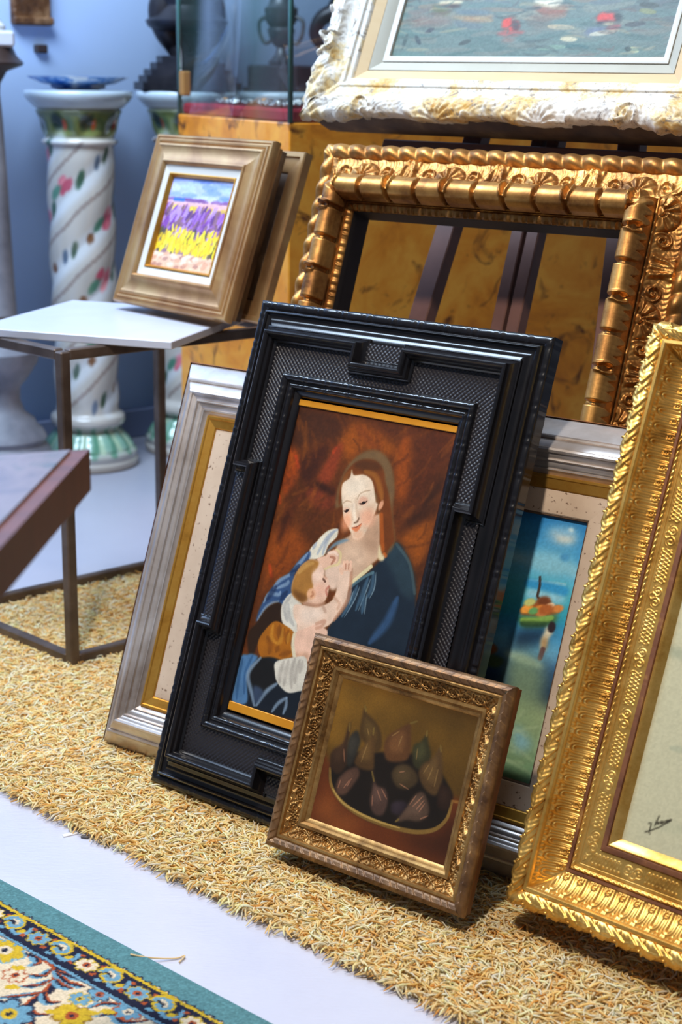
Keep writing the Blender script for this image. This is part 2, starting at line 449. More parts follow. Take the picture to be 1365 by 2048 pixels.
# ------------------------------------------------------------------ patterned carpet, lower left
cg = empty('persian_carpet', (-.4716, 1.9329, 0), R(-39.7)); tag(cg, 'patterned oriental carpet with plain teal border in the lower left corner', 'carpet')
S0, S1, TD = -.42, .80, .60
b = MB(); b.box(((S0 + S1) / 2, -TD / 2, .0035), (S1 - S0, TD, .007), bev=.002); b.build('backing', mat_simple('carpet_edge', srgb(58, 120, 125), .95), cg, 0)
cv = Canvas(S1 - S0 - .002, TD - .002, 860, (92, 136, 140))
def K(s, t): return (s - S0, TD - .001 - t)
CREAM, NAVY, BLUE, GOLD_, RUST = (228, 208, 176), (38, 40, 58), (112, 158, 180), (212, 176, 50), (176, 84, 48)
cv.grain(2, .10)
cv.poly([K(S0 - .1, .0385), K(S1 + .1, .0385), K(S1 + .1, .6), K(S0 - .1, .6)], NAVY, .4, sm=False)
cv.poly([K(S0 - .1, .0875), K(S1 + .1, .0875), K(S1 + .1, .6), K(S0 - .1, .6)], BLUE, .4, sm=False)
cv.poly([K(S0 - .1, .0915), K(S1 + .1, .0915), K(S1 + .1, .6), K(S0 - .1, .6)], NAVY, .3, sm=False)
cv.poly([K(S0 - .1, .0925), K(S1 + .1, .0925), K(S1 + .1, .6), K(S0 - .1, .6)], CREAM, .4, sm=False)
s = S0
while s < S1:                                                   # toothed edge
    cv.poly([K(s, .040), K(s + .006, .0345), K(s + .013, .040)], NAVY, .3, sm=False)
    cv.poly([K(s + .001, .0425), K(s + .006, .0375), K(s + .012, .0425)], CREAM if int(s * 1000) % 3 else GOLD_, .3, sm=False)
    s += .0155
cv.stroke([K(S0, .0428), K(S1, .0428)], .0042, GOLD_, soft=.2)
def flower(c, r, pet, core, n=8, ang=0.0, out=None, flat=.72):
    for k in range(n):
        a = ang + 2 * PI * k / n; p = (c[0] + math.cos(a) * r * .62, c[1] + math.sin(a) * r * .62 * flat)
        if out: cv.ell(p, r * .46, r * .34, a, out, .2)
    for k in range(n):
        a = ang + 2 * PI * k / n; p = (c[0] + math.cos(a) * r * .60, c[1] + math.sin(a) * r * .60 * flat)
        cv.ell(p, r * .38, r * .25, a, pet, .2)
    cv.ell(c, r * .34, r * .30, 0, core, .2); cv.ell(c, r * .14, r * .14, 0, NAVY, .3)
s = .161 - .19 * 4; k = 0
while s < S1 + .1:                                              # border: rosettes and scrolls in turn
    flower(K(s, .0645), .017, BLUE if k % 2 == 0 else CREAM, RUST, 7, .3 * k, GOLD_)
    for q in (-1, 1):
        cv.ell(K(s + q * .021, .0735), .0045, .003, .5 * q, RUST, .3); cv.ell(K(s + q * .02, .053), .004, .003, .4, RUST, .3)
    c = s + .0475
    cv.stroke([K(c - .024, .060), K(c - .018, .050), K(c - .004, .050), K(c + .006, .060), K(c - .002, .070), K(c - .014, .066)], .0095, GOLD_, soft=.2)
    cv.stroke([K(c - .022, .060), K(c - .017, .052), K(c - .005, .052), K(c + .004, .060), K(c - .003, .068), K(c - .012, .065)], .0062, BLUE, soft=.2)
    cv.stroke([K(c - .014, .055), K(c - .004, .056), K(c - .002, .061)], .004, CREAM, soft=.2)
    cv.stroke([K(c + .004, .074), K(c + .016, .076), K(c + .026, .066), K(c + .022, .055)], .006, BLUE, soft=.2)
    cv.ell(K(c + .017, .068), .006, .0042, .8, GOLD_, .2); cv.ell(K(c - .012, .078), .006, .003, .2, BLUE, .2)
    s += .095; k += 1
A0 = cv.A.copy()
def vine(pts, wd=.012):
    cv.stroke(pts, wd, RUST, soft=.15, taper=.55); q = [(x + .0016, y + .0022) for x, y in pts]
    cv.stroke(q, wd * .72, NAVY, soft=.15, taper=.6)
def feather(pts, wd=.009):
    q = [(x - .003, y - .004) for x, y in pts]
    cv.stroke(q, wd, BLUE, soft=.2, taper=.8); cv.stroke(pts, wd * .62, NAVY, soft=.2, taper=.8); cv.stroke([(x, y + .0022) for x, y in pts], wd * .32, RUST, soft=.2, taper=.8)
for dx, dy in ((0, 0), (.38, -.125), (-.36, .10), (.02, -.27), (.40, -.36), (-.34, -.2), (.74, -.2)):
    def Z(L): return [(x + dx, y + dy) for x, y in L]
    vine(Z([(0.5805,0.4934),(0.6078,0.5014),(0.6347,0.5093),(0.6579,0.5017),(0.6763,0.4814),(0.6851,0.4595),(0.6865,0.4375),(0.6987,0.4198),(0.7231,0.4078)]), .012)
    for L in ([(0.656,0.5),(0.6757,0.505),(0.6979,0.5094)], [(0.6605,0.4978),(0.6879,0.4946),(0.7118,0.5007)], [(0.6702,0.4881),(0.6874,0.4852),(0.7038,0.4877)], [(0.6494,0.5004),(0.6543,0.4832),(0.639,0.4728)],
              [(0.6673,0.4855),(0.6664,0.4667),(0.652,0.451)], [(0.6835,0.464),(0.6706,0.4409),(0.6515,0.4183)], [(0.6097,0.5031),(0.6268,0.4992),(0.6245,0.4878)], [(0.6851,0.4595),(0.7015,0.4507),(0.7144,0.4592)],
              [(0.6948,0.4276),(0.7104,0.4244),(0.7231,0.4328)], [(0.7507,0.4767),(0.7554,0.4923),(0.7721,0.504),(0.7944,0.5037)], [(0.7691,0.4704),(0.7827,0.4878),(0.8025,0.483),(0.8234,0.5069)]):
        feather(Z(L), .0095)
    for c, r_, pc, cc, oc in (([(0.746,0.4501)][0], .026, GOLD_, RUST, (150, 110, 40)), ([(0.6863,0.4033)][0], .034, BLUE, GOLD_, NAVY), ([(0.6262,0.4603)][0], .018, CREAM, RUST, RUST),
                         ([(0.5707,0.4879)][0], .032, GOLD_, CREAM, BLUE), ([(0.7369,0.502)][0], .017, BLUE, RUST, NAVY), ([(0.7263,0.4799)][0], .016, BLUE, GOLD_, GOLD_), ([(0.7906,0.5004)][0], .02, BLUE, CREAM, RUST)):
        flower((c[0] + dx, c[1] + dy), r_, pc, cc, 7, r_ * 90, oc)
    for c in [(0.6156,0.4737),(0.7286,0.4601),(0.7588,0.4697),(0.6442,0.4413),(0.7228,0.4409),(0.7721,0.4841)]:
        cv.ell((c[0] + dx, c[1] + dy), .010, .005, .6, GOLD_, .2)
bt = (TD - .001 - cv.yy / cv.res < .0925)[..., None]; cv.A = np.where(bt, A0, cv.A)          # the scrolls stay inside the border
j = (vnoise(cv.h, cv.w, 1.5) - .5) * 3.2; j2 = (vnoise(cv.h, cv.w, 1.5) - .5) * 3.2   # woven edges are a little ragged
yi = np.clip((cv.yy + j).round().astype(int), 0, cv.h - 1); xi = np.clip((cv.xx + j2).round().astype(int), 0, cv.w - 1)
cv.A = cv.A[yi, xi]; cv.grain(1.3, .10)
cv.build('woven_face', mat_vcol('carpet_wool', .95, spec=.1, bump=(900, .5, .001, 2)), cg, S0 + .001, -TD + .001, .0078, gain=.82)

# ------------------------------------------------------------------ crumbs on the painted floor
b = MB(); b.tube(spline([(-.262, 1.742, .010), (-.235, 1.741, .006), (-.205, 1.747, .002), (-.193, 1.752, .003), (-.199, 1.738, .002)], 6, False), .0011, 6)
tag(b.build('yarn_strand', mat_simple('loose_yarn', srgb(220, 190, 140), .9)), 'loose strand of pale yarn on the white floor beside the teal carpet', 'yarn')
b = MB(); b.box((-.399, 2.079, .0012), (.022, .007, .002), rz=.5); tag(b.build('paper_scrap', mat_simple('paper', srgb(240, 238, 236), .8), None, 0), 'small white paper scrap on the floor near the rug edge', 'scrap')
b = MB(); b.box((-.375, 2.071, .0020), (.012, .006, .0035), rz=-.2, bev=.001); tag(b.build('wood_chip', mat_simple('grey_chip', srgb(96, 92, 92), .8), None, 0), 'small dark grey chip on the floor beside the paper scrap', 'chip')

# ------------------------------------------------------------------ side table with marble slab
m_bronze = mat_noise('bronze_steel', [(.3, srgb(74, 60, 52)), (.7, srgb(112, 96, 86))], 14, rough=.42, metal=.55)
m_marble = mat_noise('white_marble', [(.35, srgb(192, 193, 205)), (.62, srgb(200, 201, 212)), (.72, srgb(178, 178, 192))], 5, rough=.3, dist=1.5, detail=7)
tb = empty('side_table', (-.508, 2.74, .012)); tag(tb, 'bronze metal frame side table with loose white marble top standing on the rug', 'table')
dA = np.array([math.cos(R(137)), math.sin(R(137)), 0]) * .40; dB = np.array([math.cos(R(41)), math.sin(R(41)), 0]) * .52
cn = [np.zeros(3), dB, dA + dB, dA]; wbar = .021; zt = .608
for c in cn:
    b = MB(); b.bar(c + [0, 0, .002], c + [0, 0, zt - .004], wbar, wbar, upv=dA / .4, bev=.0025); b.build('leg', m_bronze, tb, 30)
for z, nm in ((wbar / 2, 'base_rail'), (zt - wbar / 2, 'top_rail')):
    for i in range(4):
        p, q = cn[i], cn[(i + 1) % 4]; e_ = (q - p) / np.linalg.norm(q - p) * wbar * .45
        b = MB(); b.bar(p + e_ + [0, 0, z], q - e_ + [0, 0, z], wbar * .96, wbar * .96, bev=.0025); b.build(nm, m_bronze, tb, 30)
ms = empty('marble_slab', (-.311, 2.747, .6205), R(72)); tag(ms, 'square white marble slab lying askew on the bronze table frame', 'slab')
b = MB(); b.box((.20, .205, .0075), (.40, .41, .015), bev=.0015); b.build('slab', m_marble, ms, 20)

# ------------------------------------------------------------------ burl cabinet with glass case
m_burl, nt, bs = new_mat('burl_veneer')
n1, r1 = noise_ramp(nt, 4.5, [(0.25, srgb(184, 98, 16)), (.45, srgb(230, 140, 32)), (.62, srgb(244, 166, 56)), (.8, srgb(214, 116, 22))], detail=8, dist=1.6, rough=.62)
n2, r2 = noise_ramp(nt, 11, [(0.57, (0, 0, 0)), (.70, (1, 1, 1))], detail=4, dist=1.2)
mx = nt.nodes.new('ShaderNodeMix'); mx.data_type = 'RGBA'; nt.links.new(r2.outputs[0], mx.inputs['Factor']); nt.links.new(r1.outputs[0], mx.inputs['A']); mx.inputs['B'].default_value = (*srgb(92, 42, 10), 1)
nt.links.new(mx.outputs['Result'], bs.inputs['Base Color']); bs.inputs['Roughness'].default_value = .28; bs.inputs['Coat Weight'].default_value = .3
# clear glass: mirror-like at grazing angles, otherwise see-through with a green tint
def glass_mat(name, tint):
    m = bpy.data.materials.new(name); m.use_nodes = True; nt = m.node_tree; nt.nodes.remove(nt.nodes['Principled BSDF'])
    tr = nt.nodes.new('ShaderNodeBsdfTransparent'); tr.inputs[0].default_value = (*tint, 1); gl = nt.nodes.new('ShaderNodeBsdfGlossy'); gl.inputs['Roughness'].default_value = .03
    fz = nt.nodes.new('ShaderNodeLayerWeight'); mx = nt.nodes.new('ShaderNodeMixShader')
    pw = nt.nodes.new('ShaderNodeMath'); pw.operation = 'POWER'; pw.inputs[1].default_value = 5.0; ma = nt.nodes.new('ShaderNodeMath'); ma.operation = 'MULTIPLY_ADD'; ma.inputs[1].default_value = .45; ma.inputs[2].default_value = .04
    nt.links.new(fz.outputs['Facing'], pw.inputs[0]); nt.links.new(pw.outputs[0], ma.inputs[0])
    nt.links.new(ma.outputs[0], mx.inputs[0]); nt.links.new(tr.outputs[0], mx.inputs[1]); nt.links.new(gl.outputs[0], mx.inputs[2]); nt.links.new(mx.outputs[0], nt.nodes['Material Output'].inputs[0])
    return m
m_glass = glass_mat('case_glass', (.95, .975, .97)); m_edge = mat_simple('glass_edge', srgb(70, 110, 105), .15)
vx, vl, vr, vh = (-.1247, 3.40), .70, 1.15, 1.003
vt = empty('display_cabinet', (vx[0], vx[1], 0), R(26)); tag(vt, 'burl wood display cabinet with glass case behind the easel', 'cabinet')
b = MB(); b.box((vr / 2, vl / 2, (vh + .0) / 2), (vr, vl, vh), bev=.003); b.build('carcass', m_burl, vt, 20)
b = MB(); b.box((vr / 2, vl / 2, vh + .014), (vr - .02, vl - .02, .028), bev=.006); b.build('velvet_tray', mat_noise('red_velvet', [(.3, srgb(150, 18, 36)), (.7, srgb(176, 28, 48))], 20, rough=.95), vt, 30)
gh = .55
for nm, c, d in (('glass_pane', (.004, vl / 2, vh + gh / 2), (.006, vl - .02, gh)), ('glass_pane', (vr / 2, .004, vh + gh / 2), (vr - .02, .006, gh)), ('glass_pane', (vr / 2, vl - .004, vh + gh / 2), (vr - .02, .006, gh)), ('glass_pane', (vr - .004, vl / 2, vh + gh / 2), (.006, vl - .02, gh))):
    b = MB(); b.box(c, d); b.build(nm, m_glass, vt, 0)
for c in ((.004, .004), (.004, vl - .004), (vr - .004, .004), (vr - .004, vl - .004)):
    b = MB(); b.box((c[0], c[1], vh + gh / 2), (.009, .009, gh)); b.build('glass_edge', m_edge, vt, 0)
b = MB(); b.box((.012, vl - .022, vh + .075), (.022, .028, .06), bev=.003); b.build('hinge_block', mat_simple('light_wood', srgb(176, 120, 60), .5), vt, 20)

# ------------------------------------------------------------------ jewellery lying on the velvet tray
m_silver = mat_noise('tarnished_silver', [(.3, srgb(96, 92, 88)), (.7, srgb(190, 188, 184))], 60, rough=.35, metal=.9)
m_amber = mat_simple('amber_stone', srgb(210, 140, 50), .2, coat=.5)
m_pearl = mat_simple('pearl', srgb(226, 222, 214), .25, coat=.4)
vm = Matrix.Translation((vx[0], vx[1], 0)) @ Matrix.Rotation(R(26), 4, 'Z')
def on_tray(x, y, z=vh + .0285): return vm @ Vector((x, y, z))
def brooch(stone, size, label):
    t = empty('brooch'); tag(t, label, 'brooch', 'jewellery on the red velvet tray')
    b = MB(); a = np.linspace(0, 2 * PI, 18, endpoint=False); b.tube(np.c_[np.cos(a) * size, np.sin(a) * size, np.full(18, .005)], .004, 8, closed=True)
    for k in range(8): b.sphere((math.cos(k * PI / 4) * size, math.sin(k * PI / 4) * size, .008), .006, 8)
    b.build('setting', m_silver, t)
    b = MB(); b.sphere((0, 0, .007), size * .72, 12, (1, 1, .7)); b.build('stone', stone, t)
    return t
JL = [(.05, .09, m_pearl, .020), (.05, .17, m_silver, .026), (.06, .25, m_silver, .022), (.05, .34, m_pearl, .016), (.05, .42, m_silver, .024), (.05, .50, m_amber, .018), (.12, .12, m_silver, .03), (.12, .22, m_pearl, .02), (.13, .32, m_silver, .024), (.13, .44, m_amber, .018), (.21, .17, m_silver, .026), (.22, .30, m_silver, .022)]
names = {id(m_pearl): 'pearl', id(m_silver): 'silver', id(m_amber): 'amber'}
spots = ['at the tray edge nearest the white frame', 'second from the glass corner', 'third along the tray edge', 'midway along the tray edge', 'beyond the middle of the tray edge', 'towards the hinge block end of the tray edge', 'in the second row by the glass corner', 'in the second row, next to the corner one', 'in the middle of the second row', 'at the far end of the second row', 'in the back row nearest the glass corner', 'in the back row, further from the corner']
for (jx, jy, st, sz), sp in zip(JL, spots):
    t = brooch(st, sz, names[id(st)] + ' brooch on red velvet ' + sp); t.location = on_tray(jx, jy); t.rotation_euler = (0, 0, jx * 9 + jy * 5)

# ------------------------------------------------------------------ glazed ceramic columns
CPROF = [(.0, 0), (.138, 0), (.142, .006), (.143, .020), (.137, .027), (.139, .034), (.140, .044), (.133, .052), (.128, .055), (.124, .062), (.112, .080), (.098, .095), (.090, .106), (.087, .112), (.092, .118), (.103, .122), (.108, .134), (.106, .148), (.098, .155), (.091, .160),
         (.090, .175), (.091, .25), (.092, .40), (.092, .60), (.092, .80), (.093, .88), (.094, .906), (.103, .912), (.105, .917), (.103, .922), (.095, .926), (.097, .94), (.103, .965), (.112, .985), (.118, .998), (.119, 1.001), (.113, 1.004), (.122, 1.008), (.130, 1.016), (.142, 1.028), (.148, 1.038), (.149, 1.046), (.146, 1.052), (.13, 1.055), (.0, 1.055)]
def make_column():
    pr = np.array(dense(CPROF, .006)); n = 144; a = np.linspace(0, 2 * PI, n, endpoint=False)
    z = pr[:, 1][None]; r = pr[:, 0][None] * np.ones((n, 1)); A = a[:, None]
    sh = sstep(.165, .21, z) * (1 - sstep(.86, .905, z))
    tw = A - z * 12.5
    r = r + sh * (.0075 * np.abs(np.cos(1.5 * tw)) - .0045)
    fl = sstep(.052, .058, z) * (1 - sstep(.10, .108, z)); r = r + fl * .006 * np.abs(np.cos(7 * A))
    cap = sstep(.928, .935, z) * (1 - sstep(.985, .998, z)); r = r + cap * .005 * np.cos(8 * A) * np.sin((z - .93) * 60)
    P = np.stack([r * np.cos(A), r * np.sin(A), z * np.ones_like(A)], -1)
    # glaze colours
    W_, H_ = 1.0, 1.06
    c = Canvas(W_, H_, 260, (184, 178, 170))
    c.grain(20, .05)
    c.poly([(0, 1.003), (1, 1.003), (1, 1.06), (0, 1.06)], (186, 200, 210), 1, sm=False)
    c.poly([(0, .925), (1, .925), (1, 1.0), (0, 1.0)], (92, 104, 62), 1, sm=False)
    for k in range(9):
        u = k / 8.0
        c.ell((u + .03, .968), .028, .022, .4, (34, 52, 44), .6); c.ell((u + .085, .962), .022, .018, -.6, (62, 80, 52), .6); c.ell((u + .062, .958), .009, .017, 0, (150, 62, 30), .5); c.ell((u + .06, .938), .05, .008, 0, (132, 144, 84), .6)
    c.poly([(0, .908), (1, .908), (1, .926), (0, .926)], (210, 200, 190), 1, sm=False)
    c.poly([(0, .056), (1, .056), (1, .106), (0, .106)], (126, 168, 148), 2, sm=False)
    for k in range(15):
        u = k / 14.0; c.stroke([(u, .05), (u + .012, .08), (u + .006, .11)], .02, (84, 140, 112), .8, .8); c.stroke([(u + .034, .06), (u + .034, .10)], .016, (176, 196, 160), .7, .8)
    c.poly([(0, .032), (1, .032), (1, .04), (0, .04)], (150, 150, 150), 1, .6, sm=False); c.poly([(0, 0), (1, 0), (1, .014), (0, .014)], (150, 128, 105), 2, .6, sm=False)
    rs = random.Random(4)
    def wrap(f, u, *a):
        for o in (-1, 0, 1): f(u + o, *a)
    sl = 12.5 / (2 * PI)                                     # one turn of the twist: u = z * sl
    for k in range(3):
        for o in np.arange(-3, 3):
            base = k / 3 + o
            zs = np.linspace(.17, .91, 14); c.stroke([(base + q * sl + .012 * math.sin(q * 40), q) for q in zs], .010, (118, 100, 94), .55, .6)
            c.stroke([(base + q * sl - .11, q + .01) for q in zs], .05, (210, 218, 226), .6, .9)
            for q in np.arange(.20, .9, .085):
                u = base + q * sl - .17 + .03 * math.sin(q * 91 + k); 
                if -0.2 < u < 1.2:
                    if (int(q * 100) + k) % 2:
                        for d in range(5): c.ell((u + rs.uniform(-.035, .035), q + rs.uniform(-.016, .016)), .026, .014, .6, rs.choice([(206, 112, 126), (186, 84, 104), (226, 150, 156)]), .5)
                        c.ell((u + .07, q + .02), .03, .016, .9, (62, 94, 76), .5); c.ell((u - .06, q - .016), .036, .014, .5, (84, 132, 112), .5)
                    else:
                        c.ell((u, q), .026, .015, 1.0, (72, 92, 74), .5); c.ell((u + .08, q + .03), .02, .014, .3, (120, 84, 60), .5); c.ell((u - .05, q - .02), .022, .014, 1.2, (96, 112, 132), .5)
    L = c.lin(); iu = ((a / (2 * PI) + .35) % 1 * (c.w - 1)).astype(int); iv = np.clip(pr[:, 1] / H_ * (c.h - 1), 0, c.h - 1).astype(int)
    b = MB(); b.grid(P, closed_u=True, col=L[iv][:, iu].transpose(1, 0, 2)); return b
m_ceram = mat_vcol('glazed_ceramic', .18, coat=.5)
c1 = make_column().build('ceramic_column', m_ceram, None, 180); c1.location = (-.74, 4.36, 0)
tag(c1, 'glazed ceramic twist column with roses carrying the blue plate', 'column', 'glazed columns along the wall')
for loc, lb, rz in (((-.46, 4.57, 0), 'glazed ceramic twist column carrying the stepped dark statue', 1.9), ((-.20, 4.75, 0), 'glazed ceramic column under the dark urn behind the glass case', .7), ((.02, 4.97, 0), 'ceramic column behind the whitewashed frame', 2.8)):
    c = c1.copy(); COL.objects.link(c); c.location = loc; c.rotation_euler = (0, 0, rz); c['label'] = lb
# plate
b = MB(); b.lathe([(0, .004), (.055, 0), (.075, .004), (.075, .012), (.10, .016), (.134, .030), (.138, .034), (.132, .034), (.098, .021), (.05, .014), (0, .013)], 64)
pl_m, nt, bs = new_mat('blue_white_glaze'); n_, r_ = noise_ramp(nt, 22, [(.40, srgb(34, 92, 176)), (.52, srgb(96, 150, 214)), (.62, srgb(228, 236, 244))], detail=4); nt.links.new(r_.outputs[0], bs.inputs['Base Color']); bs.inputs['Roughness'].default_value = .15
pt = b.build('plate', pl_m); pt.location = (-.74, 4.36, 1.0555); tag(pt, 'blue and white glazed plate lying on the ceramic column', 'plate')

# ------------------------------------------------------------------ dark statue and urn
m_dbronze = mat_noise('dark_bronze', [(.3, srgb(24, 24, 30)), (.7, srgb(52, 48, 52))], 18, rough=.38, metal=.5)
m_urn = mat_noise('pewter', [(.3, srgb(48, 52, 60)), (.7, srgb(98, 98, 100))], 16, rough=.4, metal=.5)
st = empty('statue', (-.46, 4.57, 1.0555), R(20)); tag(st, 'dark bronze statue on a stepped plinth beside the glass case', 'statue')
b = MB()
for i, (hw, z0, z1) in enumerate(((.150, 0, .022), (.137, .022, .040), (.122, .040, .058), (.104, .058, .076), (.086, .076, .094))):
    ang = np.linspace(0, 2 * PI, 8, endpoint=False) + PI / 8; b.prism(np.c_[np.cos(ang) * hw * 1.04, np.sin(ang) * hw * 1.04], z0, z1)
b.build('plinth', m_dbronze, st, 20)
b = MB(); b.tube(spline([(-.01, 0, .09), (-.03, .01, .13), (-.055, 0, .17), (-.06, 0, .22), (-.03, 0, .28)], 6, False), np.linspace(.03, .06, 25), 12)
b.tube(spline([(.04, .0, .09), (.05, .01, .13), (.075, 0, .17), (.06, -.01, .23), (.03, 0, .28)], 6, False), np.linspace(.022, .055, 25), 12)
b.tube(spline([(0, .02, .09), (.012, .02, .14), (.01, 0, .20), (0, 0, .30)], 6, False), np.linspace(.024, .07, 19), 12)
b.lathe([(0, .155), (.09, .16), (.112, .175), (.118, .19), (.10, .205), (.085, .23), (.10, .26), (.105, .34), (.08, .42), (.03, .46), (0, .47)], 24)
b.build('figure', m_dbronze, st, 50)
ur = empty('urn', (-.20, 4.75, 1.0555), R(-15)); tag(ur, 'dark two-handled urn on a square base seen through the glass case', 'urn')
b = MB(); b.box((0, 0, .0375), (.16, .16, .075), bev=.006); b.box((0, 0, .006), (.18, .18, .012), bev=.003); b.build('base', m_dbronze, ur, 20)
b = MB(); b.lathe([(0, .075), (.036, .075), (.038, .085), (.030, .092), (.016, .108), (.012, .125), (.022, .132), (.036, .155), (.041, .175), (.040, .178), (.034, .182), (.046, .20), (.05, .235), (.038, .245), (.03, .27), (.044, .33), (0, .34)], 32); b.build('body', m_urn, ur, 40)
for sx in (-1, 1):
    b = MB(); b.tube(spline([(sx * .038, 0, .215), (sx * .066, 0, .20), (sx * .066, 0, .165), (sx * .05, 0, .138), (sx * .03, 0, .145)], 6, False), .006, 8); b.build('handle', m_urn, ur, 60)
s2 = empty('figurine', (.02, 4.97, 1.0555)); tag(s2, 'dark bronze figurine partly hidden by the corner of the whitewashed frame', 'figurine')
b = MB(); b.prism(np.c_[np.cos(np.arange(12) * PI / 6), np.sin(np.arange(12) * PI / 6)] * .10, 0, .05); b.build('base', m_dbronze, s2, 30)
b = MB(); b.lathe([(0, .05), (.05, .05), (.06, .12), (.03, .17), (.06, .22), (.085, .26), (.06, .31), (.03, .36), (0, .37)], 24)
b.tube(spline([(-.03, 0, .25), (-.10, 0, .22), (-.125, 0, .17), (-.10, 0, .13)], 6, False), np.linspace(.03, .014, 19), 10); b.build('figure', m_dbronze, s2, 60)

# ------------------------------------------------------------------ grey stone pedestal at the left edge, with what stands on it
m_stone = mat_noise('grey_stone', [(.3, srgb(92, 94, 104)), (.7, srgb(132, 132, 140))], 10, rough=.55)
m_dwood = mat_noise('dark_wood', [(.3, srgb(40, 30, 28)), (.7, srgb(70, 52, 46))], 8, rough=.4, stretch=(1, 1, .2))
pd = empty('pedestal', (-.935, 4.13, 0)); tag(pd, 'grey turned stone pedestal with dark capital at the left edge', 'pedestal')
b = MB(); b.lathe([(0, 0), (.15, 0), (.15, .05), (.135, .06), (.125, .10), (.112, .115), (.118, .13), (.108, .15), (.092, .165), (.086, .18), (.06, .20), (.048, .235), (.05, .27), (.075, .30), (.10, .34), (.105, .37), (.07, .40), (.05, .45), (.045, .60), (.04, .80), (.034, .98), (.03, 1.04), (0, 1.04)], 40); b.build('shaft', m_stone, pd, 40)
b = MB(); b.lathe([(0, 1.035), (.028, 1.035), (.032, 1.07), (.05, 1.10), (.090, 1.115), (.094, 1.122), (.076, 1.14), (.068, 1.16), (0, 1.16)], 40); b.build('capital', m_dwood, pd, 40)
b = MB(); b.box((0, 0, 1.18), (.13, .13, .04), rz=.35, bev=.006); b.build('marble_top', m_marble, pd, 20)
fg = empty('porcelain_figurine', (-.935, 4.13, 1.2003)); tag(fg, 'small porcelain figurine in blue robe on the grey pedestal', 'figurine')
b = MB(); b.lathe([(0, 0), (.05, 0), (.052, .012), (.035, .03), (.0, .035)], 24); b.build('base', m_pearl, fg)
b = MB(); b.lathe([(.03, .02), (.036, .05), (.024, .10), (.016, .13), (.0, .15)], 20); b.build('robe', mat_simple('cobalt_glaze', srgb(40, 84, 150), .2), fg)

# small picture on the wall and a dark fitting below it
wq = Matrix.Rotation(WD, 4, 'Z')
wf = empty('carved_wall_picture', (-.905, 4.530, 1.225), WD); wf.rotation_euler = (0, 0, WD); tag(wf, 'small dark gilt carved relief hanging on the blue wall', 'wall relief')
m_relief = mat_noise('old_gilt_relief', [(.3, srgb(48, 28, 20)), (.5, srgb(98, 62, 34)), (.68, srgb(150, 112, 78))], 16, rough=.5, metal=.2, bump=(30, .8, .01, 3))
b = MB(); b.box((0, -.02, .10), (.115, .03, .20), bev=.006); b.build('panel', m_relief, wf, 20)
for zz in (.012, .188):
    b = MB(); b.box((0, -.032, zz), (.122, .03, .022), bev=.005); b.build('frame_rail', m_relief, wf, 20)
b = MB(); b.box((-.872, 4.534, 1.163), (.034, .03, .024), rz=WD, bev=.004); tag(b.build('wall_bracket', m_dwood, None, 20), 'small dark bracket fixed to the blue wall under the relief', 'bracket')

# ------------------------------------------------------------------ out-of-focus table corner in the left foreground
ft = empty('coffee_table', (-.55, 1.30, 0)); tag(ft, 'blurred brown wooden table with glossy top in the left foreground', 'table')
m_brown = mat_noise('reddish_wood', [(.3, srgb(86, 48, 34)), (.7, srgb(112, 64, 46))], 7, rough=.4, stretch=(1, 6, 1))
m_top = mat_noise('dark_glass_top', [(.35, srgb(86, 78, 88)), (.55, srgb(122, 110, 114)), (.7, srgb(84, 88, 90))], 9, rough=.16, coat=.0, dist=1.0)
pg = np.array([(-.246, 1.455), (-.95, 1.160), (-.95, .85), (-.276, .85)]) - np.array([-.55, 1.30])
b = MB(); b.prism(pg, .706, .747); b.build('table_top', m_brown, ft, 20)
ins = (pg - pg.mean(0)) * .955 + pg.mean(0)
b = MB(); b.prism(ins, .7472, .7502); b.build('glass_inset', m_top, ft, 20)
for q in (pg - pg.mean(0)) * .0 + pg.mean(0)[None] + np.array([(.0, .0)]):
    pass
for px_, py_, pz_ in ((-.30, -.06, 0), (-.30, -.36, 0), (-.08, -.36, 0), (-.14, .02, .0082)):
    b = MB(); b.bar((px_, py_, pz_), (px_, py_, .706), .05, .05, bev=.004); b.build('leg', m_brown, ft, 20)

# ------------------------------------------------------------------ finishes for the frames
def gilt(name, a, b, c, scale, rough=(.28, .5), bump=None, metal=.85):
    m, nt, bs = new_mat(name)
    n, r = noise_ramp(nt, scale, [(.30, c), (.44, b), (.60, a)], detail=6, rough=.7)
    nt.links.new(r.outputs[0], bs.inputs['Base Color']); bs.inputs['Metallic'].default_value = metal
    mr = nt.nodes.new('ShaderNodeMapRange'); mr.inputs['To Min'].default_value = rough[1]; mr.inputs['To Max'].default_value = rough[0]
    nt.links.new(n.outputs['Fac'], mr.inputs['Value']); nt.links.new(mr.outputs[0], bs.inputs['Roughness'])
    if bump: add_bump(nt, bs, *bump)
    return m
m_gold = gilt('bright_gilt', srgb(238, 194, 108), srgb(212, 162, 78), srgb(152, 104, 44), 16, bump=(240, .12, .001, 3))
m_bole = mat_noise('red_bole', [(.35, srgb(96, 58, 40)), (.6, srgb(126, 80, 52)), (.74, srgb(176, 130, 66))], 26, rough=.5, metal=.15)
m_oldgold = gilt('old_gilt', srgb(190, 150, 92), srgb(152, 114, 66), srgb(98, 70, 42), 22, (.36, .55), bump=(300, .15, .001, 3))
m_oldbrown = mat_noise('worn_gilt_edge', [(.35, srgb(84, 58, 38)), (.6, srgb(134, 100, 66)), (.75, srgb(176, 138, 88))], 30, rough=.45, metal=.45)
m_copper = gilt('warm_gilt', srgb(200, 148, 82), srgb(162, 112, 60), srgb(104, 68, 42), 15, rough=(.33, .55), bump=(160, .12, .0015, 3))
m_side = mat_noise('brown_wood_side', [(.3, srgb(84, 46, 18)), (.7, srgb(136, 78, 30))], 9, rough=.5, stretch=(1, 1, 6))
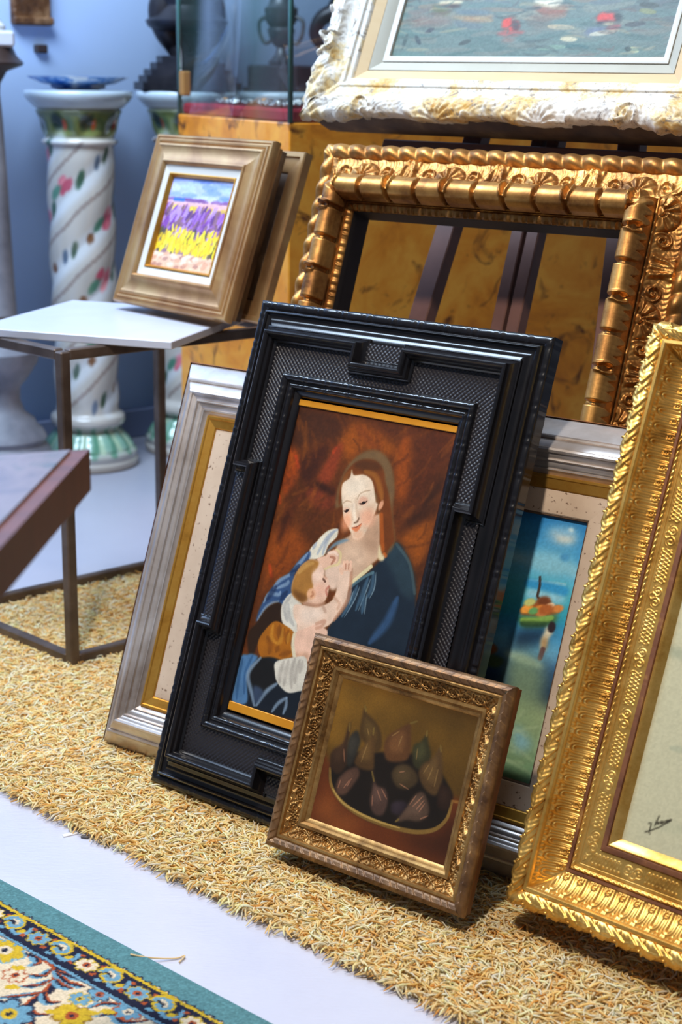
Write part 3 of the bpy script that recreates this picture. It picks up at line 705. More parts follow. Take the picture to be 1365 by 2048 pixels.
m_black = mat_noise('ebonised_wood', [(.3, srgb(13, 12, 14)), (.7, srgb(24, 22, 25))], 18, rough=.24, coat=.3, bump=(120, .08, .001, 3))
m_weave = mat_simple('ebonised_weave', srgb(32, 29, 33), .42, coat=.15)
m_ochre = mat_noise('ochre_gilt_slip', [(.3, srgb(204, 132, 26)), (.7, srgb(222, 152, 40))], 14, rough=.4, metal=.25)
m_silverf = mat_noise('silver_leaf', [(.30, srgb(152, 134, 122)), (.45, srgb(192, 180, 172)), (.65, srgb(224, 216, 212))], 7, rough=.33, metal=.72, stretch=(1, 1, 1), bump=(90, .08, .001, 3), dist=.6)
m_goldlip = gilt('pale_gilt', srgb(226, 170, 78), srgb(206, 146, 58), srgb(160, 108, 40), 9)
m_linen, nt, bs = new_mat('speckled_liner')
n1, r1 = noise_ramp(nt, 9, [(.3, srgb(172, 148, 126)), (.7, srgb(194, 172, 150))], detail=4); n2, r2 = noise_ramp(nt, 150, [(.30, (1, 1, 1)), (.36, (0, 0, 0))], detail=2)
mx = nt.nodes.new('ShaderNodeMix'); mx.data_type = 'RGBA'; nt.links.new(r2.outputs[0], mx.inputs['Factor']); nt.links.new(r1.outputs[0], mx.inputs['A']); mx.inputs['B'].default_value = (*srgb(110, 84, 66), 1)
nt.links.new(mx.outputs['Result'], bs.inputs['Base Color']); bs.inputs['Roughness'].default_value = .8
m_white, nt, bs = new_mat('whitewashed_gilt')
n1, r1 = noise_ramp(nt, 11, [(.38, srgb(206, 156, 74)), (.47, srgb(220, 194, 144)), (.55, srgb(224, 216, 204))], detail=8, rough=.72, dist=.4)
n2, r2 = noise_ramp(nt, 42, [(.38, (1, 1, 1)), (.47, (0, 0, 0))], detail=9, rough=.8, dist=1.2)
mx = nt.nodes.new('ShaderNodeMix'); mx.data_type = 'RGBA'; nt.links.new(r2.outputs[0], mx.inputs['Factor']); nt.links.new(r1.outputs[0], mx.inputs['A']); mx.inputs['B'].default_value = (*srgb(128, 112, 98), 1)
nt.links.new(mx.outputs['Result'], bs.inputs['Base Color']); bs.inputs['Roughness'].default_value = .6; add_bump(nt, bs, 70, .35, .002, 6)
m_slip = mat_simple('white_slip', srgb(214, 206, 194), .5)
m_beige = mat_noise('beige_liner', [(.3, srgb(206, 170, 122)), (.7, srgb(214, 182, 136))], 6, rough=.6, stretch=(1, 6, 1))
m_greyln = mat_noise('grey_liner', [(.3, srgb(176, 168, 150)), (.7, srgb(188, 180, 162))], 6, rough=.6)
m_dark = mat_simple('dark_back', srgb(34, 26, 22), .7)
m_darkbrown = mat_noise('dark_brown_edge', [(.35, srgb(60, 40, 30)), (.6, srgb(104, 78, 56)), (.75, srgb(150, 120, 86))], 14, rough=.6)
m_easel = mat_noise('walnut_easel', [(.3, srgb(96, 66, 58)), (.7, srgb(120, 84, 74))], 9, rough=.38, stretch=(1, 1, .15))
m_oil = mat_vcol('oil_paint', .38, coat=.15, spec=.4, bump=(260, .12, .001, 3))
m_oil2 = mat_vcol('thick_oil_paint', .45, spec=.4, bump=(120, .2, .002, 4))

# ------------------------------------------------------------------ black ripple frame with mother and child
W, H = .5339, .7855
fb = picture('framed_painting', -.2963, 2.2281, .02, -37.24, 20.52, W, 'black ripple-moulded frame holding the painting of a mother nursing a baby', 'framed painting')
def ripple(s, p=.047): f = fr(s / p); return .8 * gs(f - .14, .075) + .8 * gs(f - .37, .075) + .75 * np.abs(np.sin(PI * np.clip((f - .40) / .60, 0, 1))) ** .6 * (f > .40)
def rim_d(S, U, L, i): return .0017 * ripple(S) * sstep(0, .003, U) * (1 - sstep(.0115, .0140, U))
def rim_l(S, U, L, i): return .0009 * (1 - ripple(S)) * (U < .004)
sweep('outer_moulding', rect(W, H), [(0.0, -.024), (0, -.004), (.0, 0), (.0014, .0015), (.004, .0022), (.0075, .0026), (.011, .0022), (.0138, .001), (.0145, .002), (.0165, .0085), (.019, .0100), (.0212, .008)] + arc((.0215, .005), (.034, .008), -.003, 6) + [(.037, .012), (.046, .0125)], m_black, fb, seg=.0016, disp=rim_d, lat=rim_l, smooth=50)
def weave(S, U, L, i):
    p = .0074
    return .0019 * np.abs(np.sin(PI * (S + U * (1.25 if L < .6 else 1)) / p) * np.sin(PI * (S - U * (1.25 if L < .6 else 1)) / p)) ** .55
sweep('woven_panel', rect(W, H, .043, .047), [(q, .0145) for q in np.arange(0, .0525, .00115)], m_weave, fb, seg=.00125, disp=weave, smooth=180, ys=1.25)
ox, oy, n_, d_ = .036, .041, .031, .031
x_, yb, yt = W / 2 - ox, oy, H - oy; y1, y2, dx_ = .279, .507, .027
path = [(-x_, yb), (-n_, yb), (-n_, yb + d_), (n_, yb + d_), (n_, yb), (x_, yb), (x_, y1), (x_ - dx_, y1), (x_ - dx_, y2), (x_, y2), (x_, yt), (n_, yt), (n_, yt - d_), (-n_, yt - d_), (-n_, yt), (-x_, yt), (-x_, y2), (-x_ + dx_, y2), (-x_ + dx_, y1), (-x_, y1)]
sweep('stepped_moulding', path, [(0, .008), (0, .015), (.0018, .0162)] + arc((.0025, .0155), (.0105, .036), -.0022, 7) + [(.0125, .0375), (.0150, .0372), (.0170, .0350), (.0182, .031)] + arc((.0185, .030), (.0225, .020), .0012, 5) + [(.0245, .0185), (.0265, .0150), (.0265, .008)], m_black, fb, seg=.2, smooth=32)
def inr_d(S, U, L, i): return .0016 * ripple(S + .004, .043) * np.maximum(sstep(0, .003, U) * (1 - sstep(.0100, .0122, U)), sstep(.0152, .018, U) * (1 - sstep(.0205, .0232, U)))
sweep('inner_moulding', rect(W, H, .0885, .1105), [(0, .008), (0, .016)] + arc((.0005, .018), (.012, .019), .0035, 6) + [(.0128, .016), (.0145, .0155)] + arc((.0152, .016), (.0235, .0125), .0022, 5) + [(.0245, .009), (.030, .007), (.0335, .003), (.0340, -.003)], m_black, fb, seg=.0016, disp=inr_d, smooth=50)
slab(fb, 'back_board', W - .01, H - .01, -.022, -.006, m_black).location = (0, .005, 0)
CW, CH = W - .239, H - .294
cv = Canvas(CW, CH, 1500, (94, 42, 14))
cv.A *= (.82 + .36 * vnoise(cv.h, cv.w, 60))[..., None]
P = cv.poly; Q = cv.stroke
P([(-0.0037,0.4738),(0.0742,0.4753),(0.0934,0.4494),(0.018,0.4208),(-0.0046,0.4246)], (64, 30, 16), 9, .8)
P([(0.1161,0.4719),(0.2835,0.4784),(0.2879,0.4427),(0.2159,0.4588),(0.1773,0.4575)], (88, 38, 20), 12, .8)
P([(0.0934,0.4494),(0.1217,0.4727),(0.1965,0.4488),(0.1848,0.4306),(0.1382,0.4349),(0.1185,0.4128),(0.1,0.4265)], (152, 68, 14), 10, .8)
P([(0.1984,0.4421),(0.214,0.4655),(0.2344,0.4017),(0.2299,0.3686),(0.2092,0.3834)], (158, 66, 16), 8, .8)
P([(0.0033,0.4185),(0.0262,0.3978),(0.0278,0.3664),(0.007,0.3384),(0.0028,0.389)], (172, 62, 14), 7, .85)
P([(0.0671,0.3767),(0.0874,0.4293),(0.1008,0.4338),(0.0935,0.3776)], (140, 50, 26), 5, .8)
P([(0.0277,0.398),(0.0748,0.4321),(0.0614,0.3758),(0.0423,0.3689)], (60, 24, 14), 7, .8)
P([(0.0182,0.2747),(0.0224,0.3071),(0.0426,0.3471),(0.0687,0.371),(0.1045,0.37),(0.1071,0.3609),(0.0563,0.352),(0.0356,0.3192),(0.0364,0.2854)], (66, 24, 12), 9, .8)
P([(0.0546,0.3577),(0.1057,0.3606),(0.1081,0.3372),(0.0702,0.3352)], (122, 46, 26), 6, .8)
P([(0.0044,0.2793),(0.0395,0.2957),(0.0789,0.2744),(0.0577,0.2341),(0.021,0.1925),(0.0072,0.2335)], (148, 62, 15), 12, .8)
P([(0.2272,0.3288),(0.2811,0.4188),(0.2881,0.4518),(0.2861,0.4788),(0.2276,0.456),(0.2371,0.4021),(0.2311,0.3642)], (80, 33, 15), 12, .75)
P([(0.2405,0.3106),(0.2504,0.3539),(0.2856,0.4218),(0.2867,0.3788),(0.2628,0.3287)], (58, 26, 14), 8, .7)
P([(0.2384,0.3183),(0.2859,0.3524),(0.2873,0.3084),(0.276,0.2811),(0.2559,0.3045)], (158, 72, 16), 9, .85)
for L in ([(0.0878,0.4282),(0.0853,0.4213)], [(0.0169,0.4036),(0.0269,0.3881)], [(0.0159,0.2304),(0.0241,0.2151)], [(0.0043,0.338),(0.0082,0.3289)]):
    Q(L, .0045, (214, 58, 22), .55, 1.6)
for k in range(170):                                                # brushed drapery
    u, v = rng.uniform(-.02, CW), rng.uniform(.12, CH); a = rng.normal(1.05, .28) * (1 if v < .36 or u > CW * .55 else -1) ; l = rng.uniform(.02, .06)
    Q([(u, v), (u + math.cos(a) * l * .5 + .004, v + math.sin(a) * l * .5), (u + math.cos(a) * l, v + math.sin(a) * l)], rng.uniform(.003, .009), [(128, 58, 16), (70, 30, 12), (150, 72, 20), (60, 26, 12), (112, 46, 18)][k % 5], .30, 1.5, .6)
P([(0.0624,0.3723),(0.087,0.3693),(0.1071,0.3609),(0.1029,0.3554),(0.0805,0.361)], (44, 20, 12), 4, .7); P([(0.0188,0.2724),(0.0215,0.2996),(0.027,0.3225),(0.0301,0.2964),(0.026,0.2689)], (52, 22, 12), 5, .7); P([(0.2317,0.3227),(0.2583,0.3645),(0.2835,0.4101),(0.2759,0.3791),(0.2489,0.3398)], (48, 22, 12), 5, .6)
P([(0.1174,0.4673),(0.136,0.463),(0.1655,0.4392),(0.1546,0.4375),(0.1309,0.4504)], (120, 50, 18), 5, .7)
cv.A[..., 1] *= 1.10; cv.grain(5, .08)
# cloak and bodice
P([(0.2145,0.2801),(0.2327,0.3091),(0.2558,0.2953),(0.277,0.2676),(0.2885,0.2359),(0.2985,0.1996),(0.2926,0.1529),(0.2136,0.1295),(0.1498,0.1424),(0.1516,0.1663),(0.1733,0.211),(0.1717,0.2317),(0.1908,0.2497)], (28, 40, 52), 3)
P([(0.2231,0.2841),(0.2343,0.3083),(0.2558,0.2953),(0.2765,0.2675),(0.2853,0.2375),(0.2662,0.238),(0.2435,0.2606)], (44, 62, 70), 6, .8)
Q([(0.2346,0.3072),(0.2645,0.2833),(0.2841,0.2441)], .004, (78, 96, 96), .6, 1)
Q([(0.2571,0.2314),(0.2487,0.1929),(0.2279,0.1582)], .013, (58, 92, 132), .7, 1.2, .6)
for L in ([(0.1838,0.2342),(0.1801,0.2124),(0.1695,0.1844)], [(0.1994,0.2492),(0.1969,0.23),(0.1911,0.1985)], [(0.2062,0.2599),(0.2097,0.2374),(0.2053,0.2202)], [(0.199,0.2258),(0.203,0.1965)], [(0.1749,0.2253),(0.1725,0.2038)]):
    Q(L, .0065, (74, 106, 128), .7, 1.4, .7); Q([(x + .0045, y) for x, y in L], .0016, (150, 174, 182), .6, 1.0, .8)
# veil, neck, hair
P([(0.113,0.3405),(0.1096,0.3708),(0.1177,0.4055),(0.1396,0.4299),(0.1662,0.4365),(0.1913,0.4223),(0.2093,0.3881),(0.2152,0.352),(0.2314,0.3089),(0.2195,0.2869),(0.207,0.3018),(0.1926,0.3479),(0.1676,0.3715),(0.1235,0.3448)], (116, 90, 58), 3, .9)
P([(0.1473,0.3019),(0.1946,0.3459),(0.2064,0.304),(0.2106,0.2839),(0.193,0.2618),(0.1727,0.2331),(0.1543,0.2374),(0.1401,0.2462),(0.1168,0.2462),(0.1178,0.263),(0.1305,0.2798),(0.1334,0.2898)], (208, 170, 138), 2)
P([(0.175,0.3059),(0.1922,0.3403),(0.2083,0.2935),(0.1991,0.2873),(0.1846,0.2911)], (166, 126, 96), 8, .55)
P([(0.1196,0.2468),(0.1407,0.2593),(0.1566,0.2543),(0.1579,0.2346),(0.1424,0.2184),(0.1275,0.2294)], (228, 194, 168), 3)
P([(0.119,0.3437),(0.1122,0.3697),(0.1159,0.393),(0.1274,0.4107),(0.1453,0.4202),(0.1669,0.4205),(0.1836,0.4088),(0.1904,0.3944),(0.2051,0.3703),(0.227,0.3203),(0.2299,0.3099),(0.2248,0.3001),(0.2206,0.2866),(0.213,0.29),(0.2058,0.3041),(0.1945,0.3462),(0.1866,0.3603),(0.1741,0.376),(0.1275,0.3768)], (112, 56, 18), 2)
P([(0.1278,0.4096),(0.1456,0.4193),(0.1672,0.4195),(0.1805,0.4105),(0.1605,0.4049),(0.1391,0.4036)], (70, 40, 18), 4, .7)
Q([(0.1504,0.4021),(0.1707,0.3977),(0.1856,0.378),(0.1911,0.3678)], .009, (162, 98, 36), .7, 1.2, .5); Q([(0.1149,0.3724),(0.1185,0.3889),(0.1253,0.3991)], .006, (140, 80, 30), .6, 1, .5)
Q([(0.1964,0.3444),(0.2045,0.3204),(0.2131,0.2945)], .006, (176, 86, 26), .8, 1); Q([(0.2174,0.2887),(0.2206,0.2866)], .005, (220, 110, 40), .7, 1)
P([(0.1156,0.3725),(0.117,0.3796),(0.1247,0.3865),(0.1268,0.3926),(0.1266,0.4015),(0.1324,0.3935),(0.1491,0.3972),(0.1622,0.394),(0.1704,0.3865),(0.1785,0.37),(0.1827,0.3608),(0.1865,0.3581),(0.1843,0.3399),(0.1788,0.3211),(0.1734,0.3067),(0.1657,0.3005),(0.1571,0.3019),(0.151,0.3089),(0.1417,0.3174),(0.1327,0.3259),(0.1249,0.3448),(0.1186,0.3595)], (234, 208, 178), 1.2)
P([(0.1672,0.3524),(0.1821,0.3595),(0.1865,0.3559),(0.1829,0.3352),(0.1772,0.3174),(0.1679,0.3023),(0.1628,0.3013),(0.1711,0.3196),(0.1721,0.3354)], (205, 160, 126), 7, .6)
cv.ell([(0.1721,0.3354)][0], .015, .013, 0, (236, 164, 128), .9, .65); cv.ell([(0.1382,0.3224)][0], .009, .014, 0, (244, 162, 118), .9, .7); cv.ell([(0.1635,0.3081)][0], .010, .008, 0, (238, 178, 140), .9, .6)
P([(0.1512,0.354),(0.1538,0.364),(0.1636,0.3652),(0.1684,0.3604),(0.1644,0.353),(0.1566,0.3516)], (226, 172, 142), 2, .9); P([(0.1281,0.3386),(0.1301,0.3435),(0.137,0.3436),(0.1397,0.339),(0.1352,0.3354)], (226, 176, 146), 2, .9)
Q([(0.1533,0.3535),(0.1599,0.3544),(0.1663,0.3595)], .0020, (66, 42, 28), .95, .8, .6); cv.ell([(0.1608,0.356)][0], .0030, .0022, .3, (40, 26, 20), .5)
Q([(0.1292,0.3379),(0.1339,0.3374),(0.1377,0.342)], .0020, (66, 42, 28), .95, .8, .6); cv.ell([(0.1344,0.3391)][0], .0026, .0022, .3, (40, 26, 20), .5)
Q([(0.1483,0.3591),(0.1508,0.3674),(0.1587,0.373),(0.1674,0.3759)], .0016, (172, 138, 106), .7, 1.2, .5); Q([(0.1245,0.3487),(0.13,0.3534),(0.1391,0.353)], .0015, (180, 146, 114), .7, 1.2, .5)
Q([(0.1461,0.3598),(0.1485,0.349),(0.1548,0.339),(0.1601,0.3321)], .0040, (212, 178, 148), .6, 1.5); Q([(0.1426,0.3502),(0.1457,0.3373),(0.1477,0.3276)], .0026, (214, 184, 156), .7, 1)
Q([(0.1524,0.3234),(0.1576,0.3266),(0.1587,0.3324)], .0024, (110, 78, 56), .8, 1.2, .5)
P([(0.1504,0.3157),(0.1563,0.3191),(0.1611,0.3213),(0.1661,0.3254),(0.165,0.3174),(0.1598,0.3117),(0.1531,0.3134)], (222, 122, 74), .8, .9); Q([(0.1504,0.3157),(0.158,0.318),(0.1661,0.3254)], .0010, (140, 66, 44), .8, .8, .4)
cv.ell([(0.1923,0.358)][0], .0036, .0075, -.2, (218, 154, 116), .6)
P([(0.1196,0.3755),(0.129,0.3861),(0.1454,0.3912),(0.1576,0.3865),(0.156,0.3728),(0.1409,0.3634),(0.1278,0.3611)], (246, 228, 202), 9, .6); Q([(0.1446,0.3506),(0.1476,0.3376),(0.1533,0.3297)], .004, (246, 226, 200), .6, 1.4)
P([(0.1409,0.2842),(0.1674,0.2917),(0.1886,0.2772),(0.1769,0.2585),(0.1527,0.2629)], (224, 190, 160), 8, .5)
# white shawl and cloak on the left shoulder
P([(0.0844,0.2704),(0.0926,0.283),(0.1008,0.2955),(0.1114,0.3054),(0.126,0.3098),(0.1282,0.2993),(0.1237,0.2917),(0.1164,0.2822),(0.1126,0.2665),(0.0999,0.2578),(0.0853,0.2555)], (226, 216, 192), 1.2)
for L in ([(0.1256,0.3083),(0.1136,0.2979),(0.1049,0.2813),(0.0995,0.2652)], [(0.12,0.3046),(0.1114,0.288),(0.109,0.2671)], [(0.093,0.2817),(0.0892,0.2714)]): Q(L, .005, (158, 166, 176), .7, 1, .6)
P([(0.142,0.2973),(0.1276,0.2898),(0.1179,0.277),(0.1154,0.2684),(0.1227,0.278),(0.1334,0.2868),(0.1504,0.2969)], (112, 142, 158), 1.5, .9)
P([(0.0835,0.2675),(0.0683,0.2494),(0.0557,0.2276),(0.0391,0.2131),(0.0241,0.1864),(0.0158,0.1609),(0.0156,0.1407),(0.0271,0.1648),(0.0421,0.1792),(0.0598,0.1782),(0.0726,0.1995),(0.0671,0.2299),(0.0869,0.2559)], (54, 80, 120), 1.5)
for L in ([(0.0814,0.263),(0.071,0.2458),(0.0623,0.2344)], [(0.0655,0.2296),(0.0411,0.2121),(0.0334,0.1967)], [(0.0575,0.2155),(0.0558,0.2097),(0.038,0.199)], [(0.0475,0.1962),(0.0456,0.191),(0.0271,0.1884),(0.021,0.1732)], [(0.0485,0.1812),(0.0294,0.1688),(0.0172,0.1446)]):
    Q(L, .0055, (150, 174, 194), .65, 1.2, .7)
for L in ([(0.0705,0.2416),(0.0597,0.2256)], [(0.0372,0.2016),(0.0261,0.1798)], [(0.0592,0.198),(0.0525,0.1856)]): Q(L, .009, (28, 44, 76), .7, 1, .5)
P([(0.0167,0.1403),(0.0274,0.1635),(0.0427,0.1772),(0.0568,0.1769),(0.07,0.1496),(0.0422,0.1378),(0.0281,0.1082),(0.0262,0.0967),(0.0186,0.0866),(0.0051,0.1196)], (46, 28, 14), 2)
Q([(0.1325,0.2785),(0.1414,0.2736),(0.1415,0.2587),(0.1297,0.2536),(0.1199,0.2469)], .0036, (226, 202, 146), .9, .6)
Q([(0.1703,0.2331),(0.1838,0.2486),(0.1997,0.2666)], .0055, (230, 212, 164), .95, .6); Q([(0.1727,0.2303),(0.1918,0.249),(0.2052,0.2584)], .004, (92, 124, 132), .8, .8)
P([(0.2057,0.3018),(0.213,0.29),(0.2198,0.2848),(0.2175,0.2788),(0.2088,0.2814)], (226, 204, 158), 1.5)
# baby
P([(0.071,0.1992),(0.0602,0.1886),(0.0563,0.1726),(0.0636,0.1536),(0.0764,0.1456),(0.0978,0.1429),(0.0931,0.1562),(0.0935,0.1808),(0.0889,0.1907)], (222, 214, 196), 1.2)
for L in ([(0.0689,0.1946),(0.062,0.1766),(0.0706,0.1593)], [(0.0678,0.1806),(0.0747,0.163),(0.0866,0.152)], [(0.0651,0.1663),(0.0734,0.1558)]): Q(L, .006, (176, 172, 164), .7, 1, .5)
P([(0.0807,0.1835),(0.1101,0.1879),(0.1349,0.1953),(0.1476,0.2088),(0.1488,0.2333),(0.1464,0.2476),(0.1504,0.2626),(0.1626,0.2657),(0.1693,0.251),(0.1703,0.2244),(0.1707,0.2031),(0.1571,0.176),(0.1472,0.1644),(0.1298,0.155),(0.0992,0.1439),(0.0922,0.156),(0.082,0.1673)], (238, 202, 174), 1.4)
P([(0.0951,0.1812),(0.1206,0.1868),(0.1378,0.1852),(0.1285,0.1709),(0.1082,0.1596),(0.0964,0.1651)], (246, 222, 200), 8, .7)
Q([(0.167,0.2559),(0.1731,0.2117),(0.1571,0.176)], .006, (186, 132, 100), .75, 1, .4); Q([(0.1476,0.2088),(0.1595,0.202),(0.1586,0.1938)], .004, (196, 146, 116), .5, 1.5); Q([(0.1305,0.193),(0.1378,0.1852)], .005, (190, 150, 124), .6, 1)
for L in ([(0.1539,0.2532),(0.1516,0.2628)], [(0.1585,0.2541),(0.156,0.2646)], [(0.1643,0.254),(0.1628,0.2651)], [(0.1514,0.2473),(0.1476,0.2519)]): Q(L, .0055, (240, 192, 160), 1, .5)
for L in ([(0.1565,0.2537),(0.1546,0.2614)], [(0.1615,0.2547),(0.1602,0.2625)]): Q(L, .0016, (186, 126, 96), .8, .8)
P([(0.1013,0.2588),(0.1158,0.2671),(0.119,0.2732),(0.1309,0.2785),(0.1378,0.2728),(0.1377,0.2607),(0.1251,0.252),(0.118,0.2479),(0.1084,0.252)], (234, 188, 158), 1.2)
Q([(0.1244,0.2661),(0.1323,0.265),(0.129,0.2562)], .004, (172, 112, 84), .8, 1, .4); Q([(0.1198,0.2706),(0.1289,0.2738),(0.1363,0.2712)], .003, (250, 220, 196), .7, 1)
P([(0.0687,0.2275),(0.0766,0.2442),(0.0905,0.2552),(0.1058,0.2549),(0.1185,0.2459),(0.1212,0.2357),(0.1302,0.2335),(0.1346,0.2222),(0.1355,0.2103),(0.1322,0.1988),(0.1226,0.1915),(0.1,0.1877),(0.0857,0.19),(0.0717,0.1966),(0.0664,0.2105)], (238, 196, 168), 1.2)
P([(0.0687,0.2275),(0.0766,0.2442),(0.0905,0.2552),(0.106,0.2543),(0.1042,0.243),(0.0989,0.2351),(0.1007,0.226),(0.1065,0.2149),(0.1019,0.2044),(0.1001,0.1931),(0.0909,0.1898),(0.0717,0.1966),(0.0664,0.2105)], (170, 116, 52), 2.5)
P([(0.0698,0.203),(0.0887,0.203),(0.0998,0.1999),(0.0973,0.1912),(0.0857,0.19)], (104, 62, 24), 4, .75); Q([(0.0736,0.2313),(0.0835,0.2442),(0.0952,0.2507)], .007, (206, 156, 84), .7, 1.2, .4)
cv.ell([(0.1055,0.2049)][0], .0085, .0085, 0, (226, 170, 128), .4); Q([(0.1068,0.2082),(0.109,0.2046),(0.1062,0.2013)], .003, (176, 112, 76), .7, 1)
Q([(0.1208,0.2312),(0.125,0.2283)], .003, (92, 56, 40), .9, .8); Q([(0.1211,0.2343),(0.1256,0.2332)], .003, (200, 146, 116), .6, 1); Q([(0.1338,0.2221),(0.1306,0.216),(0.134,0.21)], .0034, (176, 96, 76), .7, 1); cv.ell([(0.1195,0.2136)][0], .011, .011, 0, (240, 176, 146), .9, .5); P([(0.0978,0.1954),(0.118,0.1957),(0.1319,0.2055),(0.131,0.1972),(0.1195,0.1903),(0.1001,0.1874)], (196, 146, 114), 5, .55); P([(0.101,0.2424),(0.1145,0.2424),(0.1187,0.2338),(0.1126,0.2257),(0.1024,0.2318)], (248, 216, 192), 6, .6)
Q([(0.0964,0.1883),(0.1197,0.1899),(0.1328,0.1969)], .005, (182, 132, 102), .7, 1, .3)
# mother's hand, cuff and sleeve
P([(0.0932,0.1412),(0.1101,0.1532),(0.1272,0.1639),(0.1395,0.1734),(0.145,0.1719),(0.1393,0.1626),(0.1516,0.1546),(0.1424,0.1118),(0.1033,0.1068),(0.0939,0.1155)], (238, 192, 164), 1.4)
Q([(0.1272,0.1639),(0.1403,0.1709),(0.1378,0.1622),(0.1291,0.1575)], .0045, (200, 146, 116), .6, 1); Q([(0.1033,0.1068),(0.1223,0.1114)], .012, (200, 150, 116), .6, 1.2)
P([(0.0423,0.1433),(0.0522,0.1511),(0.0664,0.1501),(0.0894,0.1424),(0.0893,0.1253),(0.0979,0.1076),(0.0691,0.0943),(0.0441,0.0899),(0.0301,0.1045),(0.0295,0.121)], (168, 98, 20), 1.4)
for L in ([(0.0427,0.1241),(0.0528,0.114),(0.0533,0.1004)], [(0.0607,0.1461),(0.0644,0.1277)], [(0.0792,0.1421),(0.0812,0.1234)], [(0.0682,0.1149),(0.0656,0.106)], [(0.0703,0.1428),(0.0689,0.1301)], [(0.093,0.1125),(0.0736,0.1025)]): Q(L, .009, (112, 58, 12), .5, 1.4, .7)
for L in ([(0.0488,0.1448),(0.0509,0.126),(0.0618,0.1189)], [(0.0683,0.1437),(0.0691,0.1233),(0.0618,0.1189)], [(0.0819,0.1386),(0.0828,0.1238)]): Q(L, .006, (214, 148, 50), .55, 1.4, .7)
P([(0.0892,0.1403),(0.0941,0.1428),(0.0957,0.1268),(0.1049,0.1072),(0.0993,0.1059),(0.0908,0.1229)], (230, 214, 180), 1)
# skirts below
P([(0.003,0.0164),(0.0019,0.0812),(0.04,0.0903),(0.0714,0.0967),(0.1358,0.0802),(0.1458,0.0231),(0.0602,0.0136)], (22, 28, 36), 2)
P([(0.0015,0.08),(0.0136,0.0895),(0.0225,0.0927),(0.0345,0.0901),(0.0237,0.0699),(0.0234,0.0523),(0.0335,0.0187),(0.003,0.0164)], (78, 118, 158), 2)
for L in ([(0.0062,0.0811),(0.0075,0.0484),(0.0123,0.0188)], [(0.0234,0.0896),(0.0177,0.0619),(0.0243,0.0306)]): Q(L, .005, (48, 84, 124), .7, 1.2, .5)
P([(0.0403,0.0893),(0.0693,0.0897),(0.0793,0.0608),(0.0595,0.0439),(0.0389,0.0474),(0.0258,0.0584)], (24, 22, 20), 4)
for L, wd in (([(0.0394,0.0902),(0.0253,0.0692),(0.0247,0.0548),(0.0387,0.0342),(0.0484,0.0182)], .007), ([(0.0809,0.0601),(0.065,0.0442),(0.0523,0.0192)], .0065), ([(0.1046,0.0445),(0.0918,0.0326),(0.0839,0.0176)], .0055), ([(0.1049,0.0435),(0.1069,0.0322),(0.1051,0.0199)], .005)):
    Q(L, wd, (140, 162, 182), .75, 1.3, .5)
P([(0.0392,0.0464),(0.0596,0.0434),(0.052,0.0224),(0.0469,0.0254)], (62, 78, 104), 3, .8)
P([(0.07,0.0921),(0.1013,0.1061),(0.1245,0.1095),(0.1362,0.0696),(0.1221,0.0584),(0.1062,0.0526),(0.0931,0.0556),(0.0797,0.0641),(0.0729,0.0754)], (218, 210, 192), 1.2)
for L in ([(0.0841,0.0954),(0.0825,0.0778),(0.0854,0.0633)], [(0.0924,0.0996),(0.0927,0.0803),(0.0942,0.0612)], [(0.1032,0.1044),(0.1028,0.0827),(0.1093,0.0607)], [(0.1126,0.1045),(0.1112,0.0816),(0.1135,0.0693)], [(0.1182,0.1037),(0.1179,0.0864)]): Q(L, .007, (164, 154, 142), .55, 1.4, .6)
cv.grain(1.2, .05); cv.grain(14, .05)
cv.build('canvas', m_oil, fb, -CW / 2, .147, .0005, gain=.78)
b = MB(); b.box((0, H - .1515, .002), (CW, .0095, .003), bev=.0008); b.build('gilt_slip', m_ochre, fb, 20)
b = MB(); b.box((0, .154, .002), (CW, .0135, .003), bev=.0008); b.build('gilt_slip', m_ochre, fb, 20)

# ------------------------------------------------------------------ silver frame with the seascape
W, H = .935, .6676
fs = picture('framed_painting', -.3973, 2.3934, .004, -34.67, 21.41, W, 'silver and gold frame with a blue boat seascape standing behind the black frame', 'framed painting')
sweep('silver_moulding', rect(W, H), [(0, -.003), (0, .0), (.002, .003)] + arc((.003, .004), (.030, .034), .0012, 6) + [(.0305, .0365), (.0325, .0395), (.0352, .0398), (.0368, .0375)] + arc((.0375, .0385), (.050, .0495), .0008, 5) + [(.0512, .0522), (.0545, .0535), (.0575, .0520), (.0582, .0495)] + arc((.0588, .049), (.0655, .0455), .0006, 4) + [(.0660, .0470), (.0680, .0474), (.0695, .0455), (.0698, .0440)] + arc((.0705, .0438), (.0790, .0395), .0012, 5) + [(.0795, .0408), (.0812, .0408), (.0822, .0390), (.0882, .0345)], m_silverf, fs, seg=.05, smooth=28)
sweep('gilt_lip', rect(W, H, .088, .088), [(0, .026), (0, .0365), (.001, .0378), (.004, .0374), (.0055, .0356), (.018, .0325), (.0195, .0308), (.0205, .026)], m_goldlip, fs, seg=.05, smooth=28)
sweep('linen_liner', rect(W, H, .108, .108), [(0, .024), (0, .0298), (.002, .0302), (.033, .0262), (.0345, .0250)], m_linen, fs, seg=.05, smooth=28)
sweep('dark_slip', rect(W, H, .1425, .1425), [(0, .016), (0, .0245), (.002, .024), (.0035, .017)], m_darkbrown, fs, seg=.05, smooth=28)
sweep('back_rail', rect(W, H, .0, .0), [(.004, -.004), (0, -.004), (-.0008, .002), (.0008, .0052)], m_side, fs, seg=.1, smooth=28)
slab(fs, 'back_board', W - .02, H - .02, -.003, .012, m_dark).location = (0, .01, 0)
CW, CH = W - .29, H - .29
cv = Canvas(CW, CH, 640, (60, 140, 170))
yy = cv.yy / (cv.h - 1)
